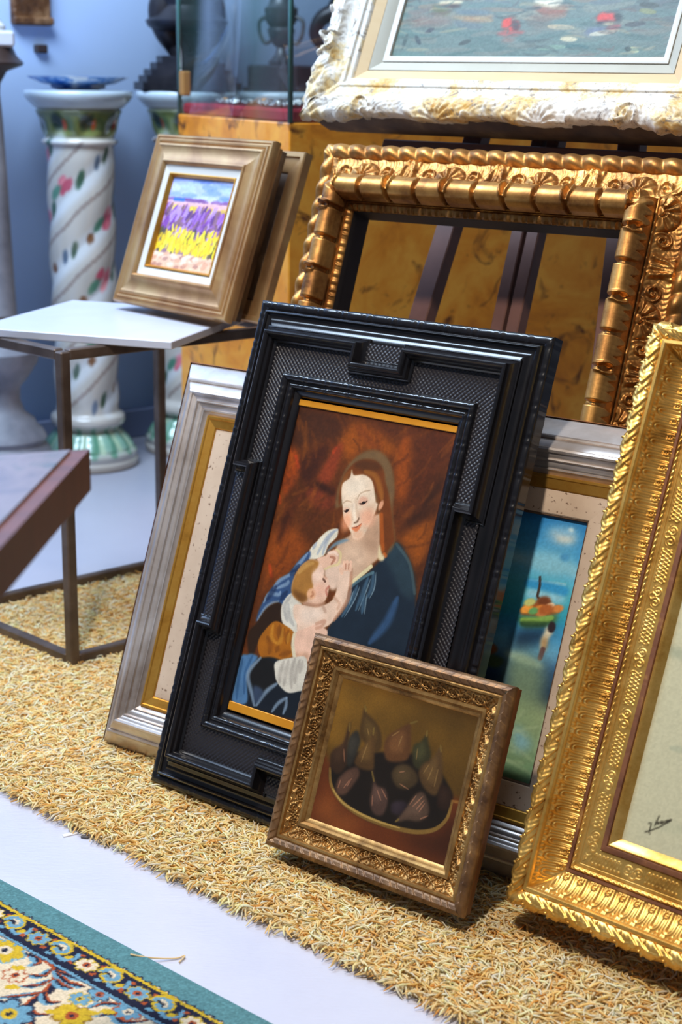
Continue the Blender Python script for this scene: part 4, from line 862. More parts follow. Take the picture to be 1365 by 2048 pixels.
for a, bb, c0, c1 in ((.0, .30, (92, 128, 96), (150, 164, 120)), (.30, .46, (16, 30, 52), (36, 78, 128)), (.46, .60, (120, 176, 200), (40, 128, 186)), (.60, .76, (40, 146, 168), (84, 176, 196)), (.76, 1.0, (96, 178, 212), (36, 116, 178))):
    k = np.clip((yy - a) / (bb - a), 0, 1)[..., None]; m = ((yy >= a) & (yy <= bb))[..., None]
    cv.A = np.where(m, (np.array(c0) * (1 - k) + np.array(c1) * k) / 255, cv.A)
cv.A = np.stack([boxblur(cv.A[..., k], 7) for k in range(3)], -1)
P, Q = cv.poly, cv.stroke
for u in np.arange(0, CW, .09): P([(u, .30 + .01 * math.sin(u * 50)), (u + .06, .325), (u + .11, .31), (u + .06, .295)], (150, 196, 206), 3, .6)
P([(0.5827,0.3579),(0.5957,0.3623),(0.623,0.3651),(0.6311,0.3601),(0.6312,0.3452),(0.6146,0.3421),(0.5937,0.3415),(0.5852,0.3475)], (196, 222, 226), 5, .55)
P([(0.5907,0.3539),(0.6094,0.3541),(0.6232,0.3544),(0.6291,0.3491),(0.6163,0.3446),(0.5997,0.3458)], (246, 222, 190), 3, .85)
P([(0.5971,0.3615),(0.6096,0.3627),(0.6251,0.3612),(0.621,0.354),(0.6094,0.3541),(0.5975,0.3551)], (120, 176, 214), 3, .8); P([(0.6154,0.3627),(0.6204,0.3662),(0.6251,0.3612)], (226, 236, 230), 1.2)
P([(0.5872,0.349),(0.5935,0.3522),(0.6003,0.3481),(0.596,0.3419)], (72, 150, 206), 3, .8); P([(0.5707,0.3297),(0.588,0.3264),(0.6047,0.3253),(0.6269,0.3295),(0.6267,0.3209),(0.601,0.3117),(0.5725,0.3127)], (132, 196, 222), 6, .7)
cv.ell([(0.6193,0.3227)][0], .007, .006, 0, (66, 140, 190), .8, .8)
Q([(0.5733,0.2804),(0.6011,0.2827),(0.6285,0.2849)], .003, (150, 200, 214), .7, 1); P([(0.5726,0.2641),(0.5776,0.2726),(0.5991,0.2716),(0.6306,0.2715),(0.6305,0.2576),(0.5912,0.256),(0.5724,0.2554)], (156, 206, 228), 3, .85)
Q([(0.5732,0.2761),(0.6026,0.2766),(0.6296,0.2756)], .012, (34, 132, 200), .7, 1)
Q([(0.5881,0.2877),(0.5906,0.2752),(0.5905,0.2612),(0.5929,0.2585)], .0032, (60, 44, 36), 1, .5)
P([(0.5714,0.2303),(0.5716,0.239),(0.5764,0.2486),(0.5888,0.2512),(0.5932,0.2575),(0.6015,0.2619),(0.6108,0.2621),(0.6161,0.2547),(0.6282,0.2529),(0.629,0.2446),(0.6126,0.2358),(0.5877,0.2316)], (150, 84, 40), 1.4)
P([(0.5939,0.2544),(0.5971,0.2604),(0.6071,0.263),(0.6145,0.2565),(0.614,0.2489),(0.6031,0.2456)], (112, 62, 36), 1.4)
for p, c_, r_ in (([(0.5798,0.2396)], (226, 148, 56), .010), ([(0.5989,0.2436)], (216, 136, 60), .009), ([(0.5809,0.2496)], (190, 196, 120), .009), ([(0.6135,0.2509)], (236, 206, 170), .007), ([(0.6256,0.2492)], (206, 130, 66), .009), ([(0.6029,0.237)], (216, 130, 80), .008), ([(0.5896,0.2385)], (96, 160, 100), .008), ([(0.5755,0.2377)], (236, 160, 70), .007), ([(0.6081,0.2445)], (170, 96, 48), .012)):
    cv.ell(p[0], r_, r_ * .6, .4, c_, .5)
P([(0.5699,0.2268),(0.588,0.2306),(0.6128,0.2348),(0.6284,0.2423),(0.6259,0.229),(0.6116,0.2206),(0.5828,0.2133),(0.5733,0.2178)], (70, 108, 50), 2); Q([(0.5757,0.2226),(0.5962,0.2259),(0.6197,0.2351)], .008, (142, 184, 84), .8, 1, .4); Q([(0.577,0.2175),(0.6109,0.2237)], .006, (46, 80, 44), .7, 1)
P([(0.5684,0.2038),(0.5839,0.2136),(0.6119,0.2196),(0.6247,0.2245),(0.6129,0.1963),(0.5723,0.1788)], (18, 34, 56), 5, .8)
P([(0.6158,0.2226),(0.6228,0.2177),(0.6277,0.2166),(0.6225,0.2048),(0.6205,0.1937),(0.6154,0.1862),(0.6125,0.2026),(0.6142,0.2148)], (206, 200, 176), 1.4); P([(0.6125,0.2026),(0.6198,0.2064),(0.6227,0.1942),(0.6181,0.1847)], (164, 130, 84), 1.5); cv.ell([(0.6229,0.222)][0], .006, .008, 0, (44, 34, 40), .4); Q([(0.6171,0.1887),(0.6156,0.1756)], .006, (90, 60, 60), .9, .8)
P([(0.5624,0.1739),(0.5868,0.1768),(0.6157,0.1708),(0.6232,0.1626),(0.5903,0.1626),(0.5669,0.1673)], (178, 206, 190), 2, .8); P([(0.5657,0.1721),(0.6278,0.1661),(0.6313,0.1076),(0.6301,0.046),(0.6095,0.0407),(0.5761,0.1192)], (128, 152, 116), 8, .8)
P([(0.6009,0.0753),(0.6294,0.0601),(0.6297,0.0479),(0.6091,0.0425)], (120, 170, 190), 4, .8)
for _ in range(26): Q([(rng.uniform(.3, CW), rng.uniform(0, .10)) for _k in range(2)], .004, (170, 188, 150), .25, 1.4)
for u in np.arange(.02, CW - .1, .055):                             # more boats along the shore, mostly hidden by the black frame
    P([(u, .165), (u + .045, .163), (u + .038, .148), (u + .008, .150)], (64, 84, 60), 1.2); cv.ell((u + .02, .172), .012, .008, 0, (130, 80, 44), .5)
cv.grain(1.5, .05)
cv.build('canvas', m_oil, fs, -CW / 2, .145, .018, gain=1.1)

# ------------------------------------------------------------------ small gilt frame with the bowl of figs
W, H = .3316, .3111
ff = picture('framed_painting', -.1036, 1.9816, .042, -35.79, 21.59, W, 'small gilt frame with a dark painting of figs in a bowl', 'framed painting')
def leafroll(p, A, pw, mid):
    def f(S, U, L, i):
        v = (U - mid) / pw; w_ = np.clip(1 - v * v, 0, 1)
        x = fr(S / p + .55 * np.abs(v) + .12 * np.sin(S / p * 3.1)); tip = x ** 1.2 * (1 - sstep(.86, 1.0, x))
        return A * w_ ** .5 * (tip + .30 * gs(v, .14) - .25 * gs(np.abs(v) - .45, .12) * x)
    return f
sweep('laurel_rim', rect(W, H), [(0, -.012)] + dense(arc((0, -.006), (.0150, -.003), .0052, 14), .0009) + [(.0155, -.006)], m_oldbrown, ff, seg=.0008, disp=leafroll(.0135, .0026, .0078, .0076), smooth=180)
def acanthus(p, v0, v1, A, lobes=5):
    """running scroll: a wavy stem with curling leaves to either side"""
    Wd = v1 - v0
    def f(S, U, L, i):
        v = (U - v0) / Wd; q = S / p; x = (fr(q) - .5) * p; sg = np.where(np.floor(q) % 2 == 0, 1.0, -1.0)
        y = (v - .5) * Wd * sg; stem = gs(y - .30 * Wd * np.cos(PI * fr(q) - PI / 2) * 0 - .26 * Wd * np.sin(2 * PI * q * 1.0) * 0 - .28 * Wd * np.cos(2 * PI * x / p / 2), .055 * Wd)
        cx, cy = 0.0, -.10 * Wd; r = np.hypot(x - cx, (y - cy)); th = np.arctan2(y - cy, x - cx)
        sp = np.clip(np.cos(2 * PI * (r / (.20 * Wd)) - th), 0, 1) ** 1.5 * (r < .46 * Wd)
        lv = np.clip(np.cos(lobes * th + 9 * r / Wd), 0, 1) * sstep(.20 * Wd, .34 * Wd, r) * (1 - sstep(.52 * Wd, .75 * Wd, r))
        x3 = np.abs(np.abs(x) - p / 2); tuft = np.clip(np.cos(3.2 * np.arctan2(x3, (y + .1 * Wd)) * 2), 0, 1) * gs(x3, .22 * Wd)
        edge = sstep(0, .08, v) * (1 - sstep(.92, 1, v))
        return A * edge * np.clip(1.0 * sp + .9 * lv + .8 * stem + .7 * tuft, 0, 1.25)
    return f
sweep('fillet', rect(W, H, .0155, .0155), [(0, -.008), (0, -.0035), (.002, -.0025), (.0048, -.0030), (.006, -.0075)], m_oldgold, ff, seg=.05, smooth=30)
sweep('scrolled_cove', rect(W, H, .0215, .0215), dense([(0, -.0075)] + arc((.0005, -.0075), (.0175, -.0175), -.0026, 10), .0006), m_oldgold, ff, seg=.00065, disp=acanthus(.0205, 0, .0175, .0034), smooth=180, nrm=True)
sweep('inner_moulding', rect(W, H, .0385, .0385), [(0, -.020), (0, -.0155), (.0012, -.0135), (.0055, -.0130), (.0068, -.0150), (.0085, -.0165), (.0092, -.0185), (.0125, -.0195), (.0150, -.0220), (.0155, -.026)], m_oldgold, ff, seg=.05, smooth=30)
sweep('back_rail', rect(W, H, .003, .003), [(0.0, -.030), (0, -.020), (-.0015, -.0185), (-.0015, -.012), (.004, -.010)], m_side, ff, seg=.05, smooth=28)
slab(ff, 'back_board', W - .03, H - .03, -.029, -.0245, m_dark).location = (0, .015, 0)
CW, CH = W - .105, H - .105
cv = Canvas(CW, CH, 1250, (100, 70, 22))
yy, xx = cv.yy / (cv.h - 1), cv.xx / (cv.w - 1)
cv.A = cv.A * (.78 + .5 * np.clip(1.1 - 1.0 * xx, 0, 1) * np.clip(yy * 1.3, 0, 1))[..., None] * (.9 + .2 * vnoise(cv.h, cv.w, 40))[..., None]
P, Q = cv.poly, cv.stroke
P([(-0.001,0.0915),(0.012,0.0857),(0.0744,0.0549),(0.1753,0.0763),(0.2291,0.0898),(0.2393,0.0064),(-0.0022,-0.0228),(-0.0038,0.0141)], (104, 50, 18), 5)
P([(0.0027,0.0234),(0.0228,0.0403),(0.051,0.028),(0.0894,0.0172),(0.0674,0.0016),(0.0129,0.004)], (140, 76, 32), 12, .7)
P([(0.1474,0.0252),(0.2057,0.0407),(0.2256,0.08),(0.2375,0.0133),(0.1852,0.0097)], (52, 26, 12), 14, .8)
P([(0.0145,0.0771),(0.0235,0.0535),(0.044,0.037),(0.0754,0.0277),(0.109,0.0247),(0.1511,0.0272),(0.179,0.0324),(0.2027,0.0442),(0.2143,0.0618),(0.2163,0.0844),(0.2096,0.1019),(0.1599,0.1328),(0.0784,0.1183),(0.0279,0.1011)], (30, 22, 14), 2.5)
Q([(0.0141,0.0769),(0.0226,0.0551),(0.0435,0.0388),(0.075,0.0294),(0.1128,0.0267),(0.1507,0.0284),(0.1787,0.0334),(0.2015,0.0447),(0.214,0.0629),(0.2156,0.0842)], .0058, (132, 100, 46), .95, .7, .5)
Q([(0.0266,0.0507),(0.046,0.0376),(0.0768,0.0308),(0.1123,0.0284),(0.1462,0.0294)], .0026, (196, 160, 84), .8, .8, .6)
Q([(0.2147,0.0866),(0.227,0.0883)], .003, (150, 104, 50), .7, 1)
def fig(pts, col, lines, stem=None, hi=None):
    P(pts, col, 1.8); c_ = np.array(pts); k = c_.mean(0); hh = tuple(min(255, int(v * 1.5 + 14)) for v in (hi or col))
    P((c_ - k) * .58 + k + np.array([-.0025, .002]), hh, 4, .28)
    for L in lines: Q(L, .0012, (186, 126, 94) if not hi else (160, 124, 72), .6, .9, .5)
    if stem: Q(stem, .0022, (120, 96, 44), .8, .8, .3)
fig([(0.01,0.0926),(0.0134,0.1047),(0.0256,0.1172),(0.0286,0.1459),(0.0312,0.1447),(0.0354,0.1143),(0.0412,0.0936),(0.0311,0.0742),(0.0166,0.0776)], (58, 38, 22), [[(0.0291,0.1089),(0.035,0.0919)]], [(0.029,0.146),(0.0311,0.1354)])
fig([(0.0392,0.093),(0.0334,0.1212),(0.0383,0.1354),(0.0461,0.1393),(0.0536,0.1283),(0.0523,0.1095),(0.0468,0.0896)], (48, 44, 36), [])
fig([(0.0491,0.1364),(0.0467,0.1765),(0.0512,0.1684),(0.0715,0.1587),(0.0839,0.1454),(0.0896,0.125),(0.0784,0.1183),(0.0633,0.1253)], (74, 52, 24), [[(0.0595,0.1465),(0.064,0.1384)]], [(0.0467,0.1765),(0.0508,0.1683)], (90, 70, 30))
fig([(0.0516,0.0964),(0.057,0.1163),(0.0675,0.1338),(0.0695,0.15),(0.0762,0.1342),(0.0814,0.1118),(0.0841,0.0942),(0.0643,0.0906)], (84, 58, 28), [[(0.0653,0.1259),(0.0619,0.0992)]], [(0.0695,0.15),(0.071,0.1402)], (100, 74, 34))
fig([(0.0927,0.1294),(0.095,0.1446),(0.1102,0.1595),(0.1243,0.1704),(0.1291,0.1608),(0.1356,0.1372),(0.1334,0.1221),(0.1184,0.1145),(0.1015,0.1135)], (92, 58, 30), [[(0.117,0.1504),(0.1148,0.1353)], [(0.101,0.1462),(0.1112,0.1561)]], [(0.1253,0.1707),(0.1345,0.1758)], (110, 72, 38))
fig([(0.1403,0.1276),(0.1391,0.1435),(0.1485,0.1514),(0.1545,0.162),(0.1612,0.1511),(0.1687,0.1352),(0.1601,0.1168),(0.1479,0.1152)], (54, 50, 28), [[(0.1454,0.1398),(0.1471,0.1258)]], [(0.1537,0.1672),(0.1545,0.1602)], (74, 72, 40))
fig([(0.1566,0.1068),(0.1587,0.1218),(0.172,0.1343),(0.1795,0.1524),(0.186,0.1399),(0.195,0.1067),(0.1889,0.0872),(0.1713,0.0912)], (84, 60, 32), [[(0.1685,0.1244),(0.1629,0.1103)], [(0.1752,0.1226),(0.172,0.1039)], [(0.1838,0.1214),(0.1839,0.0983)]], [(0.1793,0.1532),(0.1821,0.1459)], (104, 78, 40))
fig([(0.0308,0.0555),(0.0326,0.069),(0.0442,0.0833),(0.0576,0.0907),(0.0646,0.0815),(0.0582,0.065),(0.0493,0.0496),(0.0369,0.0461)], (84, 58, 44), [[(0.0501,0.0702),(0.0438,0.0573)], [(0.0527,0.0727),(0.0484,0.0605)], [(0.0357,0.0661),(0.0344,0.0547)]], None)
fig([(0.1151,0.0954),(0.1198,0.1094),(0.1352,0.1154),(0.1517,0.1091),(0.1573,0.0963),(0.144,0.0835),(0.1273,0.0825)], (70, 54, 32), [[(0.1303,0.0869),(0.1462,0.0833)], [(0.1261,0.1021),(0.1338,0.1051)]], None)
fig([(0.0909,0.0504),(0.0902,0.0685),(0.088,0.0843),(0.0828,0.0911),(0.0846,0.0925),(0.0949,0.0752),(0.1103,0.0741),(0.119,0.0584),(0.1157,0.0394),(0.1012,0.037)], (78, 56, 46), [[(0.0978,0.0688),(0.1075,0.057)], [(0.1043,0.0724),(0.1161,0.0612)], [(0.0926,0.06),(0.0954,0.0462)]], [(0.0828,0.0911),(0.0894,0.0792)])
fig([(0.1398,0.0373),(0.15,0.0619),(0.1595,0.0807),(0.1707,0.0857),(0.1829,0.0713),(0.1846,0.0575),(0.1729,0.047),(0.155,0.0436)], (82, 62, 48), [[(0.1701,0.0801),(0.1582,0.0624)], [(0.1734,0.0757),(0.165,0.0608)], [(0.1755,0.0719),(0.1697,0.0586)], [(0.1742,0.0501),(0.1846,0.0575)], [(0.16,0.0791),(0.1534,0.0646)]], [(0.1377,0.0358),(0.142,0.0407)])
fig([(0.1928,0.0883),(0.1945,0.1048),(0.2077,0.1014),(0.2141,0.089),(0.211,0.074),(0.1968,0.0735)], (44, 28, 18), [])
fig([(0.1254,0.0584),(0.1403,0.0663),(0.1495,0.0635),(0.1414,0.0468),(0.1287,0.0467)], (46, 36, 40), [])
cv.grain(1.2, .07); cv.grain(30, .08)
cv.build('canvas', m_oil, ff, -CW / 2, .0525, -.022, gain=.78)

# ------------------------------------------------------------------ large bright gilt frame at the right
W, H = .88, .7928
fg_ = picture('framed_painting', .2214, 1.8039, .06, -39.48, 21.68, W, 'large bright gold fluted frame with laurel rim cut off at the right edge', 'framed painting')
def laurel_big(S, U, L, i):
    v = (U - .0115) / .0125; w_ = np.clip(1 - v * v, 0, 1) ** .6; sg = np.sign(S) if L > 2 else 1.0
    x = fr(S / .034 + .62 * np.abs(v)); x2 = fr(S / .034 + .5 + .62 * np.abs(v + .25))
    a = x ** 1.1 * (1 - sstep(.88, 1, x)); c_ = x2 ** 1.1 * (1 - sstep(.88, 1, x2))
    vein = gs(v - .1 * np.sin(S * 150), .09) * .30; side = .18 * np.sin(2 * PI * (S / .0068 + 1.6 * np.abs(v))) * x
    cell = np.floor(S / .034 + .5); bx = S - cell * .034; berry = sum(np.clip(1 - ((bx - ox) ** 2 + (U - oy) ** 2) / .0019 ** 2, 0, 1) ** .5 for ox, oy in ((.002, .0045), (-.0015, .0072), (.003, .0182)))
    return w_ * (.0056 * np.maximum(a, .75 * c_) + .0026 * vein + .0016 * side) + .0032 * berry
def laurel_lat(S, U, L, i): return .0026 * (1 - np.abs(np.sin(PI * S / .034 + .6))) * (U < .008)
sweep('laurel_moulding', rect(W, H), [(0, -.020), (0, -.012)] + dense(arc((0, -.010), (.0225, -.003), .0078, 16), .0009) + [(.0232, -.006)], m_gold, fg_, seg=.0009, disp=laurel_big, lat=laurel_lat, smooth=180, nrm=True)
sweep('fillet', rect(W, H, .0230, .0230), [(0, -.008), (0, -.001), (.001, 0.0), (.0052, .0004), (.0064, -.001), (.0074, -.0055)], m_gold, fg_, seg=.05, smooth=30)
def flutes(S, U, L, i):
    p = .0208; x = (fr(S / p) - .5) * p; y = U
    yc = np.clip(y, .0090, .0300); d = np.hypot(x, y - yc)
    h = .0017 * gs(d - .0069, .0011) + .0014 * gs(d - .0036, .0010) - .0008 * gs(d, .0016)
    h = h * (1 - sstep(.0285, .0305, y))
    x2 = (fr(S / p + .5) - .5) * p; d2 = np.hypot(x2, y - .0235)
    h = h + .0016 * gs(d2 - .0033, .0009) + .0015 * np.clip(1 - (d2 / .0016) ** 2, 0, 1) + .0014 * gs(np.abs(x2), .0009) * (y < .018) * (y > .004) + .0013 * np.clip(np.cos(x2 * 1400), 0, 1) * gs(x2, .0042) * (y > .0268)
    bead = .0016 * np.abs(np.sin(PI * S / .0052)) * gs(y - .0014, .0012)
    return 1.35 * h + bead
sweep('fluted_cove', rect(W, H, .0302, .0302), dense(arc((0, -.0055), (.0305, -.034), -.0055, 14), .0008), m_gold, fg_, seg=.00085, disp=flutes, smooth=180, nrm=True)
def joints(S, U, L, i): return -.0008 * gs((fr(S / .047) - .5) * .047, .0007)
sweep('bole_strip', rect(W, H, .0605, .0605), [(0, -.036), (0, -.0325), (.0008, -.0318), (.0044, -.0318), (.0050, -.034)], m_bole, fg_, seg=.002, disp=joints, smooth=35)
def ropes(S, U, L, i): return .0017 * np.abs(np.sin(PI * (S / .0085 + U / .007))) * gs(U - .003, .0028)
sweep('rope_bead', rect(W, H, .0655, .0655), dense(arc((0, -.0345), (.0062, -.0340), .0022, 8), .0007) + [(.0066, -.0335), (.0082, -.0325), (.0100, -.0325), (.0112, -.0318), (.0122, -.0335)], m_gold, fg_, seg=.0012, disp=ropes, smooth=180)
def frieze(S, U, L, i):
    p = .082; x = (fr(S / p) - .5) * p; y = U - .0115; k = gs(np.abs(x) - p / 2, .020)
    h = sum(gs(y - .0068 * np.sin(2 * PI * (S / .0165) + ph), .0011) for ph in (0, 2.09, 4.19)) * (np.abs(x) > .018)
    r = np.hypot(np.abs(x) - .0075, y - .0015); sc = np.clip(np.cos(2 * PI * r / .0042 - np.arctan2(y, np.abs(x) - .0075)), 0, 1) * (r < .0078)
    heart = gs(np.hypot(x, y + .004) - .0042, .0009)
    st = .18 * np.sin(S * 2600) * np.sin(U * 2600)
    return .0010 * np.clip(np.where(np.abs(x) > .018, h, np.maximum(sc, heart)), 0, 1) + .0005 * st
sweep('patterned_frieze', rect(W, H, .0775, .0775), [(0, -.034)] + dense([(.0003, -.0322), (.0245, -.0318)], .0008) + [(.0250, -.034)], m_gold, fg_, seg=.0009, disp=frieze, smooth=180)
sweep('bole_strip', rect(W, H, .1025, .1025), [(0, -.035), (0, -.0300), (.0012, -.0292), (.0070, -.0292), (.0082, -.0310), (.0090, -.0335)], m_bole, fg_, seg=.002, disp=joints, smooth=35)
sweep('inner_bevel', rect(W, H, .1110, .1110), [(0, -.035), (.0004, -.0300), (.0020, -.0292), (.0035, -.0300), (.0055, -.0310), (.0130, -.0395), (.0135, -.043)], m_gold, fg_, seg=.05, smooth=30)
sweep('back_rail', rect(W, H, .004, .004), [(0, -.072), (0, -.030), (-.002, -.026), (-.002, -.019), (.004, -.016)], m_goldlip, fg_, seg=.1, smooth=28)
slab(fg_, 'back_board', W - .03, H - .03, -.070, -.046, m_dark).location = (0, .015, 0)
CW, CH = W - .247, H - .247
cv = Canvas(CW, CH, 560, (176, 172, 142))
for k in range(60):
    u, v = rng.uniform(0, CW), rng.uniform(0, CH); cv.stroke([(u, v), (u + rng.uniform(.05, .16), v + rng.uniform(-.012, .012)), (u + .2, v + rng.uniform(-.02, .02))], rng.uniform(.006, .022), [(186, 182, 156), (156, 158, 130), (146, 150, 128), (190, 178, 148), (132, 142, 122)][k % 5], .35, 1.3, .6)
cv.stroke([(0, .33), (.12, .325), (CW, .34)], .03, (110, 122, 104), .5, 1.4); cv.stroke([(.0, .25), (.2, .245)], .012, (120, 130, 110), .4, 1.4)
cv.grain(1.4, .04)
INK = (38, 34, 24)
for L in ([(0.0309,0.0311),(0.0339,0.0312),(0.0339,0.0247),(0.0344,0.0202),(0.0353,0.0186)], [(0.0292,0.019),(0.036,0.0235),(0.0474,0.0322),(0.0585,0.0445)], [(0.0394,0.0315),(0.0403,0.0373),(0.042,0.0439)], [(0.0394,0.0315),(0.0415,0.0364),(0.0432,0.0341)], [(0.0432,0.0341),(0.0444,0.0368),(0.046,0.0355),(0.0469,0.0385),(0.0485,0.0367)], [(0.0485,0.0367),(0.0492,0.0393),(0.0507,0.0377),(0.0514,0.0404),(0.053,0.0391),(0.0536,0.0416)], [(0.0536,0.0416),(0.055,0.0402),(0.0558,0.0427),(0.057,0.0418),(0.0575,0.0437),(0.0587,0.0437)]):
    cv.stroke(L, .0013, INK, .95, .4)
cv.build('canvas', m_oil, fg_, -CW / 2, .1235, -.039, gain=1.15)

# ------------------------------------------------------------------ carved empty frame leaning on the easel
W, H = .716, 1.0323
fc = picture('empty_carved_frame', -.2375, 2.5, .02, -33.5, 21.0, W, 'empty carved bronze-gold frame leaning upright against the easel', 'frame')
YS = 1.17
def gad(S, U, L, i):
    f = fr(S / .0345 + U * 14); return .0085 * np.abs(np.sin(PI * f)) * gs(U - .0105, .0095)
sweep('gadrooned_edge', rect(W, H), [(0, -.018), (0, .0)] + dense(arc((.0005, .002), (.0205, .006), .0035, 10), .0018) + [(.0215, .004)], m_copper, fc, seg=.0022, disp=gad, smooth=180, nrm=True, ys=YS)
def shells(S, U, L, i):
    p = .170; x = (fr(S / p) - .5) * p; y = .039 - U                      # y: from the inner side outwards
    r = np.hypot(x, y); th = np.arctan2(y, x)
    fan = np.clip(.35 + .65 * np.abs(np.cos(5.5 * th)), 0, 1) * sstep(.007, .011, r) * (1 - sstep(.029, .033, r)) * (1 - .35 * gs(r - .031, .004))
    hub = np.clip(1 - (r / .0075) ** 2, 0, 1) ** .5
    ax = np.abs(x); rs = np.hypot(ax - .044, y - .012); ts = np.arctan2(y - .012, ax - .044)
    vol = np.clip(np.cos(2 * PI * rs / .0088 - ts), 0, 1) * (1 - sstep(.0115, .0145, rs))
    bd = gs((p / 2 - ax) - .010 - (U - .02) * .25, .0042) + .7 * gs((p / 2 - ax) - .002, .0028)
    lf = np.clip(np.cos(260 * (ax - .055) + 60 * y), 0, 1) * gs(ax - .064, .010) * (y > .012)
    gd = .0010 * np.abs(np.sin(2 * PI * (S / .017 + .35 * np.sin(U * 160)))) * (1 - fan) * (r > .034) + .0004 * np.sin(S * 420 + 3 * np.sin(U * 300)) * np.sin(U * 330)
    return sstep(0, .004, U) * (1 - sstep(.036, .039, U)) * (gd + .0095 * fan + .0085 * hub + .0065 * vol + .0075 * bd + .006 * lf)
sweep('shell_frieze', rect(W, H, .0205, .0205 * YS), dense(arc((0, .005), (.039, .029), -.004, 10), .0014), m_copper, fc, seg=.0014, disp=shells, smooth=180, nrm=True, ys=YS)
sweep('fillet', rect(W, H, .0595, .0595 * YS), [(0, .024), (0, .0320), (.0010, .0340), (.0024, .0344), (.0034, .033), (.0036, .028)], m_copper, fc, seg=.05, smooth=30, ys=YS)
RU = np.array([0, .0005, .003, .007, .012, .017, .022, .025, .0265, .0275]); RH = np.array([.029, .043, .0575, .069, .0765, .0785, .076, .068, .058, .050])
RA = np.concatenate([[0], np.cumsum(np.hypot(np.diff(RU), np.diff(RH)))]); RA = RA / RA[-1]
def roll(S, U, L, i):
    p = .110; v = np.interp(U, RU, RA); f = fr(S / p); hp = p / 2; x = (fr(S / hp) - .5) * hp
    ve = .47 - .21 * np.abs(np.sin(3 * PI * np.clip((x + .0238) / .0476, 0, 1))) ** .8
    leaf = sstep(-.0016, .0016, .0238 - np.abs(x)) * sstep(-.025, .025, v - ve)
    x5 = (f - .5) * p; d = np.hypot(x5 / .0080, (v - .55) / .10); rim = gs(d - 1, .22); hol = 1 - sstep(.6, .95, d)
    tail = gs(x5 - .006 * (v - .5) / .2, .0022) * sstep(.20, .24, v) * (1 - sstep(.46, .5, v))
    x0 = (fr(S / p + .5) - .5) * p; sl = gs(x0 - .010 * (v - .6), .0013) * sstep(.22, .3, v)
    gr = (gs(np.abs(x) - .008, .0016) + gs(x, .0014)) * (1 - sstep(.42, .62, v)) * .28
    return sstep(0, .04, v) * (1 - sstep(.96, 1.0, v)) * (.0088 * leaf * (1 - hol) - .0016 * gr * leaf - .0010 * sl * leaf + .0058 * rim + .005 * tail)
sweep('leaf_roll', rect(W, H, .0630, .0630 * YS), dense(list(zip(RU, RH)), .0011), m_copper, fc, seg=.0012, disp=roll, smooth=180, nrm=True, ys=YS)
sweep('reeded_band', rect(W, H, .0900, .0900 * YS), [(0, .044), (0.0, .0505), (.0012, .0515), (.0022, .0490), (.0026, .0465), (.0038, .0480), (.0050, .0460), (.0054, .0435), (.0066, .0450), (.0076, .0430), (.0080, .039)], m_copper, fc, seg=.05, smooth=30, ys=YS)
def smallleaf(S, U, L, i):
    f = fr(S / .054); x = (f - .5) * .054; lb = np.abs(np.sin(PI * S / .0135)) ** .7
    return .0032 * sstep(0, .0015, U) * (1 - sstep(.0090, .0104, U)) * (.55 * lb + .7 * gs(np.hypot(x, U - .006) - .0055, .0016) + .3 * gs(np.abs(x) - .02, .004))
sweep('inner_leaf_band', rect(W, H, .0975, .0975 * YS), dense(arc((0, .041), (.0105, .033), .0018, 8), .0009), m_copper, fc, seg=.001, disp=smallleaf, smooth=180, nrm=True, ys=YS)
sweep('rebate', rect(W, H, .1080, .1080 * YS), [(0, .034), (.0, -.018), (-.012, -.018)], m_dark, fc, seg=.1, smooth=0)
sweep('back_rail', rect(W, H, .001, .001), [(.1, -.018), (0, -.018), (0, .0)], m_darkbrown, fc, seg=.1, smooth=0)

# ------------------------------------------------------------------ easel and the whitewashed frame on it
FW = 1.07; W, H = .782 * FW, .75
fwp = picture('framed_painting', -.0579 * FW, 2.7873 * FW, 1.1 - .0824 * FW, -40.08, 23.2, W, 'ornate whitewashed frame with a boats painting standing on the easel', 'framed painting')
def scal(S, U, L, i):
    d = L / 2 - np.abs(S); k = 1 - sstep(.02, .05, U)
    wv = .008 * (.5 + .5 * np.cos(2 * PI * S / .21)) ** 2 + .0012 * np.abs(np.sin(PI * S / .052))
    crn = .0055 * np.abs(np.sin(PI * d / .030)) * (d < .12) + .014 * gs(d - .135, .022)
    return k * np.where(d < .16, crn - .006, wv)
def rocaille(S, U, L, i):
    d = L / 2 - np.abs(S); r = np.hypot(d - .0, U - .0); th = np.arctan2(U, d + 1e-6)
    fan = .0050 * np.abs(np.sin(9 * th)) * sstep(.02, .04, r) * (1 - sstep(.10, .125, r)) * (U < .062)
    vol = .0060 * np.clip(np.cos(2 * PI * np.hypot(d - .15, U - .018) / .014 - np.arctan2(U - .018, d - .15)), 0, 1) * (np.hypot(d - .15, U - .018) < .026)
    x = (fr(S / .21) - .5) * .21; rr = np.hypot(x, U - .004); sh = .0048 * np.abs(np.cos(7 * np.arctan2(U, x + 1e-6))) * sstep(.008, .014, rr) * (1 - sstep(.034, .042, rr)) * (d > .17)
    lf = .0035 * np.clip(np.sin(2 * PI * (S / .060 + U * 11)), 0, 1) ** 2 * gs(U - .022, .014) * (d > .12)
    kn = .010 * np.clip(1 - (np.hypot(np.abs(x) - .062, U - .006) / .0075) ** 2, 0, 1) ** .5 * (d > .1) + .010 * np.clip(1 - (np.hypot(d - .155, U - .006) / .009) ** 2, 0, 1) ** .5
    rough_ = .0010 * np.sin(S * 310 + 4 * np.sin(U * 180)) * np.sin(U * 260 + 3 * np.sin(S * 90)) * (U < .064)
    return fan + vol + sh + lf + kn + rough_
k_ = FW
